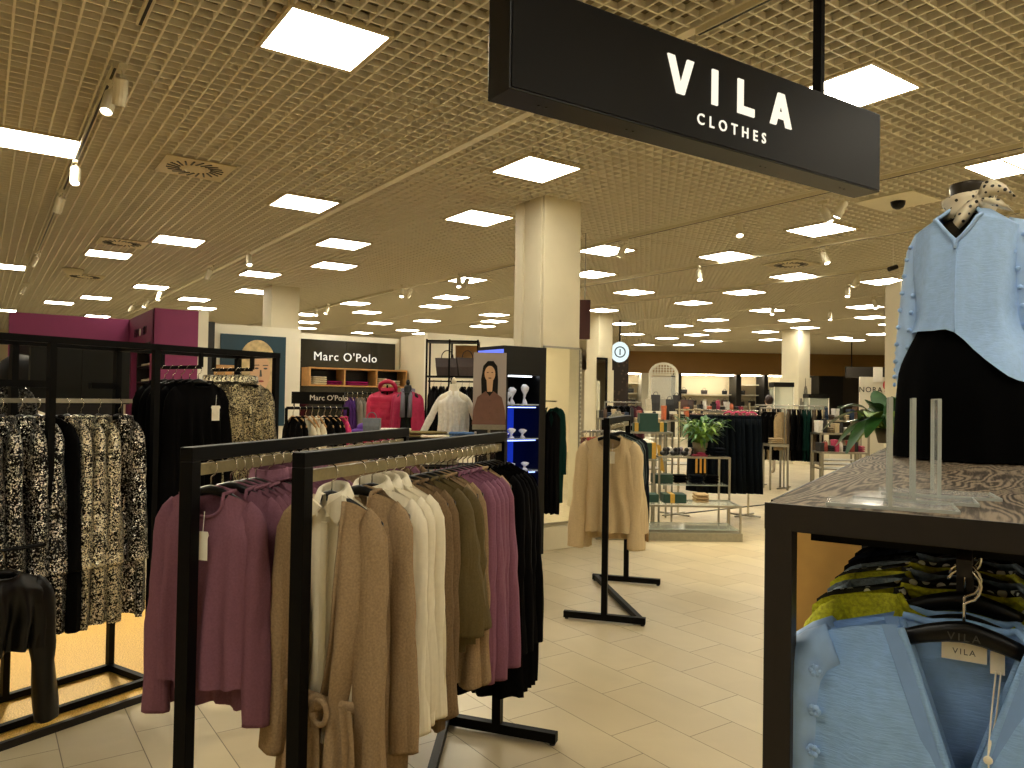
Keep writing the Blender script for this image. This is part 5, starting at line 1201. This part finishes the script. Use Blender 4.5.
plant(PG(gp(720, .85), .85, .901), 'bushy potted plant with fine leaves on the glass table', 130, .34, .15, .022, plain('taupe_pot', '#75694f', .7), .095, .16, 4, 2.0, lmin=-.3)
# denim stand
a = Vector((8.561, 6.598)); dn = thing('clothes_rack', 'chrome rack with long dark denim behind the plant', 'clothes rack', (a.x, a.y, 0), YAW)
def PN(x, y, z): return (a.x+RT.x*x+FW.x*y, a.y+RT.y*x+FW.y*y, z)
for x in (0, -.95):
    s = MB(); s.tube([(x, 0, .05), (x, 0, 1.56)], .016, 8); s.build('post', CHR, dn); s = MB(); s.tube([(x-.22, -.15, .04), (x+.12, .15, .04)], .014, 8); s.tube([(x-.22, .15, .04), (x+.12, -.15, .04)], .014, 8); s.build('foot', STEEL, dn)
s = MB(); s.tube([(-1.0, 0, 1.45), (.12, 0, 1.45)], .012, 8); s.build('rail', CHR, dn)
DEN = plain('dark_denim', '#0c1218', .9, 0, .3, 60, spec=.08); 
def hung_trousers(loc, rz, mat, lab, group, L_=1.0, wd=.17, cat='jeans', name='jeans', belt=None):
    t = thing(name, lab, cat, loc, rz, group)
    for k in (-1, 1):
        s = MB(); s.rings([[(k*wd*.5+k*.02*v+(wd*.5+.03*v)*cos(a_)*(1+.06*sin(3*a_)), .03*sin(a_), -.10-L_*v) for a_ in [2*PI*q_/12 for q_ in range(12)]] for v in (0, .1, .3, .6, 1)], True, True, True); s.build('leg', mat, t, smooth=True)
    s = MB(); s.rings([[(wd*cos(a_), .032*sin(a_), z) for a_ in [2*PI*q_/16 for q_ in range(16)]] for z in (-.14, -.09, -.06)], True, True, True); s.build('waistband', belt or mat, t, smooth=True)
    s = MB(); s.tube([(0, 0, .014), (.018, 0, 0), (0, 0, -.02), (0, 0, -.05)], .002, 5); s.bar((-.15, 0, -.05), (.15, 0, -.05), .012); s.build('clip_hanger', CHR, t); return t
PNK = plain('pink_waist', '#c9466b', .6)
proto = None
for i in range(11):
    x = -.70+i*.075; lab = 'long dark jeans, %s from the left on the chrome rack' % ORD[i]; l_ = PN(x, 0, 1.445)
    if proto is None: proto = hung_trousers(l_, YAW-PI/2+.5, DEN, lab, 'dark jeans on the chrome rack')
    else: dup(proto, l_, YAW-PI/2+.5+jr.uniform(-.15, .15), lab)
for i in range(4):
    s = MB(); s.tube([(.07*cos(a_), .02*sin(a_*2), .03*sin(a_)) for a_ in [2*PI*k/12 for k in range(13)]], .012, 6)
    p_ = PN(-.28+i*.1, -.03, 1.40); tag(s.build('scarf_loop', PNK, loc=p_, rz=YAW, smooth=True), 'pink looped scarf, %s from the left above the jeans' % ORD[i], 'scarf')
# black cord line on the floor
s = MB(); s.bar((7.658, 7.297, .006), (9.9, 7.3, .006), .03, .012); s.bar((9.9, 7.3, .006), (17.3, 9.17, .006), .03, .012)
o = s.build('trim_30', BLKD); o['kind'] = 'structure'

# =================== RIGHT MIDDLE RACK OF BLACK CLOTHES ===================
BR = plain('brown_fabric', '#4a3c2a', .9); BG = plain('beige_fabric', '#a8916a', .9)
its = [('far_coat', dict(BLK_S, L=1.0, sr=.065), m_, d_, 'coat') for m_, d_ in [(BLACKF, 'black coat')]*2+[(BG, 'beige coat')]+[(BLACKF, 'black coat')]*2+[(IVORY, 'cream coat'), (BR, 'brown coat')]+[(BLACKF, 'black coat')]*2+[(DGREEN, 'green coat')]*2+[(BR, 'brown coat'), (BLACKF, 'black coat')]]
row(757, 822, 405, 15.0, 14.6, 'chrome rack of mostly black coats in the right aisle', its, rackname='coat rack', col=STEEL)
a = dep(768, 410, 14.3); row(762, 783, 408, 14.2, 13.9, 'short chrome rack end with black vests', [('vest', dict(KNIT_S, sl=0, L=.7, W=.2), BLACKF, 'black vest', 'vest')]*3+[('vest', dict(KNIT_S, sl=0, L=.7, W=.2), BG, 'beige vest', 'vest')], rackname='vest rack', col=STEEL)
tb4, on4, z4 = table(770, 789, 444, 13.6, .4, 'small chrome table under the black vests', top_mat=STEEL)
folded(*on4(779, .15), YAW, 3, .22, BG, 'beige folded knits on the small chrome table')
# person
def person(px, d, label, H=1.7):
    a = dep(px, 400, d); t = thing('person', label, 'person', (a.x, a.y, 0), YAW+PI)
    V = [(0, 0, .95), (0, 0, 1.12), (0, 0, 1.32), (0, 0, 1.43), (0, 0, 1.50),
         (-.10, 0, .90), (-.12, -.02, .50), (-.12, 0, .10), (-.12, -.12, .05), (.10, 0, .90), (.12, -.06, .50), (.13, .02, .10), (.13, -.10, .05),
         (-.17, 0, 1.38), (-.24, .02, 1.12), (-.20, -.18, 1.0), (.17, 0, 1.38), (.24, .02, 1.12), (.18, -.2, 1.05)]
    E_ = [(0, 1), (1, 2), (2, 3), (3, 4), (0, 5), (5, 6), (6, 7), (7, 8), (0, 9), (9, 10), (10, 11), (11, 12), (2, 13), (13, 14), (14, 15), (2, 16), (16, 17), (17, 18)]
    rr = [.14, .13, .15, .07, .05, .10, .065, .045, .04, .10, .065, .045, .04, .065, .045, .032, .065, .045, .032]
    me = bpy.data.meshes.new('body'); me.from_pydata(V, E_, []); o = bpy.data.objects.new('body', me); COL.objects.link(o); o.parent = t
    md = o.modifiers.new('skin', 'SKIN'); 
    for i, sv in enumerate(me.skin_vertices[0].data): sv.radius = (rr[i], rr[i]*.8); sv.use_root = (i == 0)
    o.modifiers.new('sub', 'SUBSURF').levels = 2; o.modifiers[-1].render_levels = 2; md.use_smooth_shade = True
    me.materials.append(plain('grey_jacket', '#b9ab94', .8))
    s = MB(); s.ell((0, -.01, 1.60), (.078, .095, .115), 16, 12); s.ell((0, -.11, 1.59), (.012, .02, .018), 8, 6)
    for k in (-1, 1): s.ell((k*.08, 0, 1.60), (.01, .02, .03), 8, 6); s.ell((k*.03, -.096, 1.615), (.012, .006, .007), 8, 5)
    s.ell((0, -.098, 1.548), (.022, .006, .006), 8, 5); s.build('head', SKIN, t, smooth=True)
    s = MB(); s.ell((0, .02, 1.625), (.092, .098, .11), 16, 10); s.ell((0, .10, 1.66), (.045, .045, .045), 10, 8); s.build('hair', plain('auburn_hair', '#2a130a', .5), t, smooth=True)
    for k, hp in ((-1, (-.20, -.18, 1.0)), (1, (.18, -.2, 1.05))):
        s = MB(); s.ell((hp[0], hp[1]-.04, hp[2]-.02), (.035, .045, .018), 10, 6)
        for q_ in range(4): s.tube([(hp[0]-.026+q_*.017, hp[1]-.07, hp[2]-.02), (hp[0]-.027+q_*.018, hp[1]-.11+.008*abs(q_-1.5), hp[2]-.03), (hp[0]-.025+q_*.017, hp[1]-.135+.01*abs(q_-1.5), hp[2]-.05)], [.008, .0075, .006], 6)
        s.tube([(hp[0]-k*.03, hp[1]-.03, hp[2]-.02), (hp[0]-k*.055, hp[1]-.06, hp[2]-.03), (hp[0]-k*.055, hp[1]-.085, hp[2]-.045)], [.01, .009, .007], 6)
        s.build('hand', SKIN, t, smooth=True)
    return t
person(769, 16.5, 'person with auburn hair in a bun and pale jacket behind the coats')

# =================== FAR ACCESSORIES HALL ===================
DB = 32.7
def PB_(x, y, z): return (RT.x*x+FW.x*(DB+y), RT.y*x+FW.y*(DB+y), z)
def lx(px, d=DB): return (px-512)/F*d
BO = dict(loc=PB_(0, 0, 0), rz=YAW)
FAS = plain('bronze_fascia', '#96713a', .6, 0, .06, 1)
s = MB(); s.bb(lx(606), 0, 2.75, lx(1040), .3, CEIL+.1); struct('wall_fascia', s, FAS, **BO)
s = MB(); s.bb(lx(560), 1.2, 0, lx(842), 1.3, 2.9); struct('wall_showcase_back', s, plain('showcase_cream', '#e6d9b8', .7, 0, .03, 1), **BO)
s = MB(); s.bb(lx(842), .2, 0, lx(1040), .3, 2.9); struct('wall_dark_back', s, plain('dark_brown_wall', '#3b3226', .8), **BO)
DV = plain('divider_black', '#100d09', .6); k = 0
for (pa_, pb_, mt) in ((677, 682, DV), (737, 742, DV), (765, 769, DV), (820, 844, DV), (642, 650, CREAM2), (606, 627, DV)):
    s = MB(); s.bb(lx(pa_), .1, 0, lx(pb_), 1.2, 2.76); k += 1; struct('trim_%d' % (40+k), s, mt, **BO)
LMP = emit('showcase_lamp', (1, .9, .7), 34)
sid = 0
for (pa_, pb_, nm) in ((627, 642, 'left'), (682, 737, 'wide middle'), (742, 765, 'narrow'), (769, 800, 'right')):
    t = thing('showcase_shelving', 'cream lit showcase shelving, the %s bay under the bronze fascia' % nm, 'shelf', PB_((lx(pa_)+lx(pb_))/2, .7, 0), YAW); W2 = (lx(pb_)-lx(pa_))/2-.03
    for z in (1.35, 1.85, 2.3)[:3 if nm != 'wide middle' else 2]:
        s = MB(); s.bb(-W2, 0, z, W2, .45, z+.04); s.build('shelf', CREAM2, t)
    s = MB(); s.bb(-W2, -.3, 2.70, W2, -.2, 2.74); s.build('strip_lamp', LMP, t)
    r_ = random.Random(sid); nb = max(2, int(W2*2/.45)); sid += 1
    for zi, z in enumerate((1.391, 1.891)):
        for i in range(nb):
            x = -W2+.25+i*(2*W2-.5)/max(1, nb-1)
            if zi and i % 2: continue
            c_ = r_.choice(['#1a1512', '#241a14', '#0f0e0e', '#54301c', '#2e2a2a'])
            p_ = PB_((lx(pa_)+lx(pb_))/2+x, .9, z)
            handbag(p_, YAW, r_.uniform(.22, .34), r_.uniform(.16, .26), plain('bag_'+c_[1:], c_, .5), 'small dark handbag, %s from the left on the %s shelf of the %s bay' % (ORD[i], ['lower', 'upper'][zi], nm), 'handbags in the lit showcases')
# arch lattice
a = dep(663.5, 392, 28); ar = thing('lattice_arch', 'cream arched lattice screen in front of the showcases', 'screen', (a.x, a.y, 0), YAW)
s = MB(); W2 = .50
for x in (-W2, W2): s.bb(x-.05, 0, 0, x+.05, .08, 2.5)
s.rings([[(r*cos(PI*k/24), y, 2.5+r*1.45*sin(PI*k/24)*.55/.55*.6) for k in range(25)] for r, y in ((.46, 0), (.55, 0), (.55, .08), (.46, .08), (.46, 0))], closed=False)
s.build('frame', CREAM2, ar)
s = MB()
for i in range(-4, 5):
    h = math.sqrt(max(0, 1-(i/4.6)**2))*.44; s.bb(i*.105-.018, .02, 2.5, i*.105+.018, .05, 2.5+h)
for j in range(5): 
    h = j*.095; wv = .5*math.sqrt(max(0, 1-(h/.5)**2)); s.bb(-wv, .02, 2.5+h, wv, .05, 2.53+h)
s.build('lattice', CREAM2, ar)
s = MB(); s.bb(-W2, .06, .9, W2, .08, 2.45); s.build('glass', glass('arch_glass', (1, 1, .9), .25), ar)
# bag row table etc.
tb5, on5, z5 = table(644, 700, 411, 17.5, .5, 'white table with a row of handbags in the far hall', top_mat=CREAM2, shelf=.7)
for i in range(7):
    px = 650+i*7; handbag(on5(px, .2, .001), YAW, .16+.05*(i % 2), .28+.1*(i % 3 == 1), plain('rowbag_%d' % i, ['#b9ad92', '#23201c', '#8f8878', '#121110', '#1b1613', '#4a2a1c', '#3a2418'][i], .5), '%s tote bag, %s from the left on the white far table' % (['pale', 'black', 'grey', 'black', 'black', 'brown', 'brown'][i], ORD[i]))
def shelfstand(pxa, pxb, py, d, lab, cols, n, seedn, what='box'):
    t, on, z = table(pxa, pxb, py, d, .45, lab, top_mat=STEEL, shelf=.45, th=.03); r_ = random.Random(seedn)
    for i in range(n):
        px = pxa+(i+.5)/n*(pxb-pxa); c_ = cols[i % len(cols)]; loc = on(px, .2, .001); wv = (pxb-pxa)/n*d/F*.8
        if i % 3 == 2: folded(*loc, YAW, 3, wv, plain('st_'+c_[1:], c_, .8), '%s on %s' % (cname(c_)+' folded stack, '+ORD[i]+' from the left', lab.split(' with')[0][:60]))
        elif i % 3 == 1: handbag(loc, YAW, wv, r_.uniform(.14, .28), plain('st_'+c_[1:], c_, .6), '%s, on %s' % (cname(c_)+' bag '+ORD[i]+' from the left', lab.split(' with')[0][:60]))
        else:
            s = MB(); hh = r_.uniform(.1, .26); s.bb(-wv/2, -.1, 0, wv/2, .1, hh*.8); s.bb(-wv/2-.004, -.104, hh*.8, wv/2+.004, .104, hh)
            tag(s.build('lidded_box', plain('st_'+c_[1:], c_, .6), loc=loc, rz=YAW, bevel=.003), '%s lidded box, %s from the left on %s' % (cname(c_), ORD[i], lab.split(' with')[0][:60]), 'box')
CN = {'#5a4028': 'brown', '#c9b58c': 'cream', '#1a1714': 'black', '#8c3a2c': 'rust red', '#c7683e': 'orange', '#33402e': 'olive green', '#d8d2c4': 'white', '#b03a55': 'pink', '#23344a': 'navy', '#7c6a4c': 'tan'}
def cname(c): return CN[c]
shelfstand(628, 662, 424, 12.5, 'far chrome stand left of the arch with trinkets', ['#5a4028', '#1a1714', '#c9b58c', '#8c3a2c', '#1a1714', '#d8d2c4'], 9, 1)
shelfstand(664, 706, 420, 13.5, 'long chrome stand behind the green boxes with goods', ['#c7683e', '#1a1714', '#5a4028', '#c9b58c', '#1a1714', '#33402e'], 11, 2)
shelfstand(700, 745, 411, 16, 'far chrome stand behind the plant with goods', ['#1a1714', '#d8d2c4', '#c7683e', '#1a1714', '#b03a55'], 10, 3)
shelfstand(600, 630, 418, 14, 'far chrome stand by the dark pillar with goods', ['#1a1714', '#5a4028', '#23344a', '#c9b58c'], 7, 4)
shelfstand(822, 862, 420, 15, 'upper far stand near the plum scarf with goods', ['#c9b58c', '#23344a', '#5a4028', '#d8d2c4', '#33402e'], 8, 5)
shelfstand(820, 870, 433, 14, 'middle far table in the right aisle with goods', ['#d8d2c4', '#1a1714', '#7c6a4c', '#c9b58c', '#1a1714'], 9, 6)
shelfstand(822, 868, 452, 13, 'low far table in the right aisle with goods', ['#1a1714', '#8c3a2c', '#1a1714', '#b03a55', '#d8d2c4'], 9, 7)
row(606, 640, 402, 14.6, 15, 'short rack of dark tops left of the arch', [('dark_sweater', SH, BLACKF, 'black top', 'top')]*4+[('dark_sweater', SH, plain('wine_fabric', '#4a1520'), 'wine top', 'top')]*2, rackname='dark far rack', col=STEEL)
# far lit cases by the column and skyline print
for i, (px, lab) in enumerate(((784, 'glass tower case with black header left of far column'), (819, 'glass tower case with black header right of far column'))):
    d = 19.5; a = dep(px, 405, d); t = thing('glass_case', lab, 'display case', (a.x, a.y, 0), YAW)
    s = MB(); s.bb(-.26, 0, 1.97 if i == 0 else 1.70, .26, .4, 2.09 if i == 0 else 1.80); s.build('header', BLKD, t); zt = 1.97 if i == 0 else 1.70
    for x in (-.26, .24):
        s = MB(); s.bb(x, 0, .5, x+.02, .02, zt); s.build('post', WHITE, t)
    s = MB(); s.bb(-.24, .01, .8, .24, .38, zt); s.build('glass', SG, t)
    s = MB(); s.bb(-.26, 0, 0, .26, .4, .8); s.build('base', CREAM2, t)
a = at(795, 330, CEIL); cc = Vector((a.x, a.y)); 
sk = thing('skyline_print', 'grey print of a skyscraper skyline on the far cream column', 'poster', (a.x-.345*.0-.0, a.y-.345, 0))
s = MB(); s.poly([(-.3, 1.0), (.30, 1.0), (.30, 1.55), (.24, 1.55), (.22, 1.75), (.17, 1.75), (.17, 1.6), (.12, 1.62), (.10, 1.95), (.06, 2.05), (.03, 2.05), (.015, 2.28), (.0, 2.05), (-.03, 2.02), (-.06, 1.9), (-.08, 1.6), (-.15, 1.6), (-.16, 1.7), (-.22, 1.7), (-.24, 1.5), (-.3, 1.5)], -.01, -.002)
s.build('printed_buildings', plain('print_grey_city', '#6f6a5c', .7, 0, .35, 14), sk)
# name board area
a = dep(876, 394, 17); nb_ = thing('name_board', 'cream board lettered NORA with a red figure, left of the mannequin', 'sign', (a.x, a.y, 0), YAW)
k_ = 17/F
s = MB(); s.bb(-16*k_, 0, 0, 20*k_, .05, a.z+17*k_); s.build('board', CREAM2, nb_)
s = MB(); s.bb(-3*k_, -.02, a.z+12*k_, 6*k_, -.001, a.z+27*k_); s.build('card', WHITE, nb_)
text('lettering', 'NORA', .17, BLKD, nb_, (-5.5*k_, -.004, a.z+4*k_), extrude=.002, spacing=1.15)
s = MB()
for (x, z, rx, rz_) in ((9, 9, 2.2, 4.5), (12, 6, 1.5, 5), (15, 8, 2, 4), (17.5, 5, 1.4, 4), (11, 3, 3, 1.4)): ovp(s, x*k_, a.z+z*k_, rx*k_, rz_*k_, -.012, -.003, 14)
s.build('red_figure', plain('print_red', '#c3232c', .6), nb_)
a = dep(893, 372, 26); bb2 = thing('dark_header', 'dark wall header with small pale letters beside the sleeve', 'sign', (a.x, a.y, a.z), YAW)
s = MB(); s.bb(-1.6, 0, -.22, 1.6, .1, .16); s.build('panel', plain('header_grey', '#2c261c', .7), bb2); text('lettering', 'BR', .30, WHITE, bb2, (.05, -.004, -.02), extrude=.002)
s = MB(); s.tube([(-1.4, .05, .16), (-1.4, .05, CEIL-a.z)], .02, 6); s.tube([(1.4, .05, .16), (1.4, .05, CEIL-a.z)], .02, 6); s.build('drop_rod', BLK, bb2)
# cream pillar by the mannequin's sleeve
a = dep(906, 300, 7.2); s = MB(); s.bb(-.05, 0, 0, .5, .3, 2.75); o = s.build('pillar', CREAM, loc=(a.x, a.y, 0), rz=YAW); tag(o, 'cream pillar directly behind the mannequin sleeve', 'pillar'); o['kind'] = 'structure'
# peace lily on the second dark table
pq = at(888, 443, TH+.001)
pl_ = plant((pq.x, pq.y, TH+.001), 'peace lily with broad glossy leaves on the far dark table', 34, .12, .15, .036, plain('grey_pot', '#6b655a', .7), .05, .06, 12, 1.0, lmin=-.35)
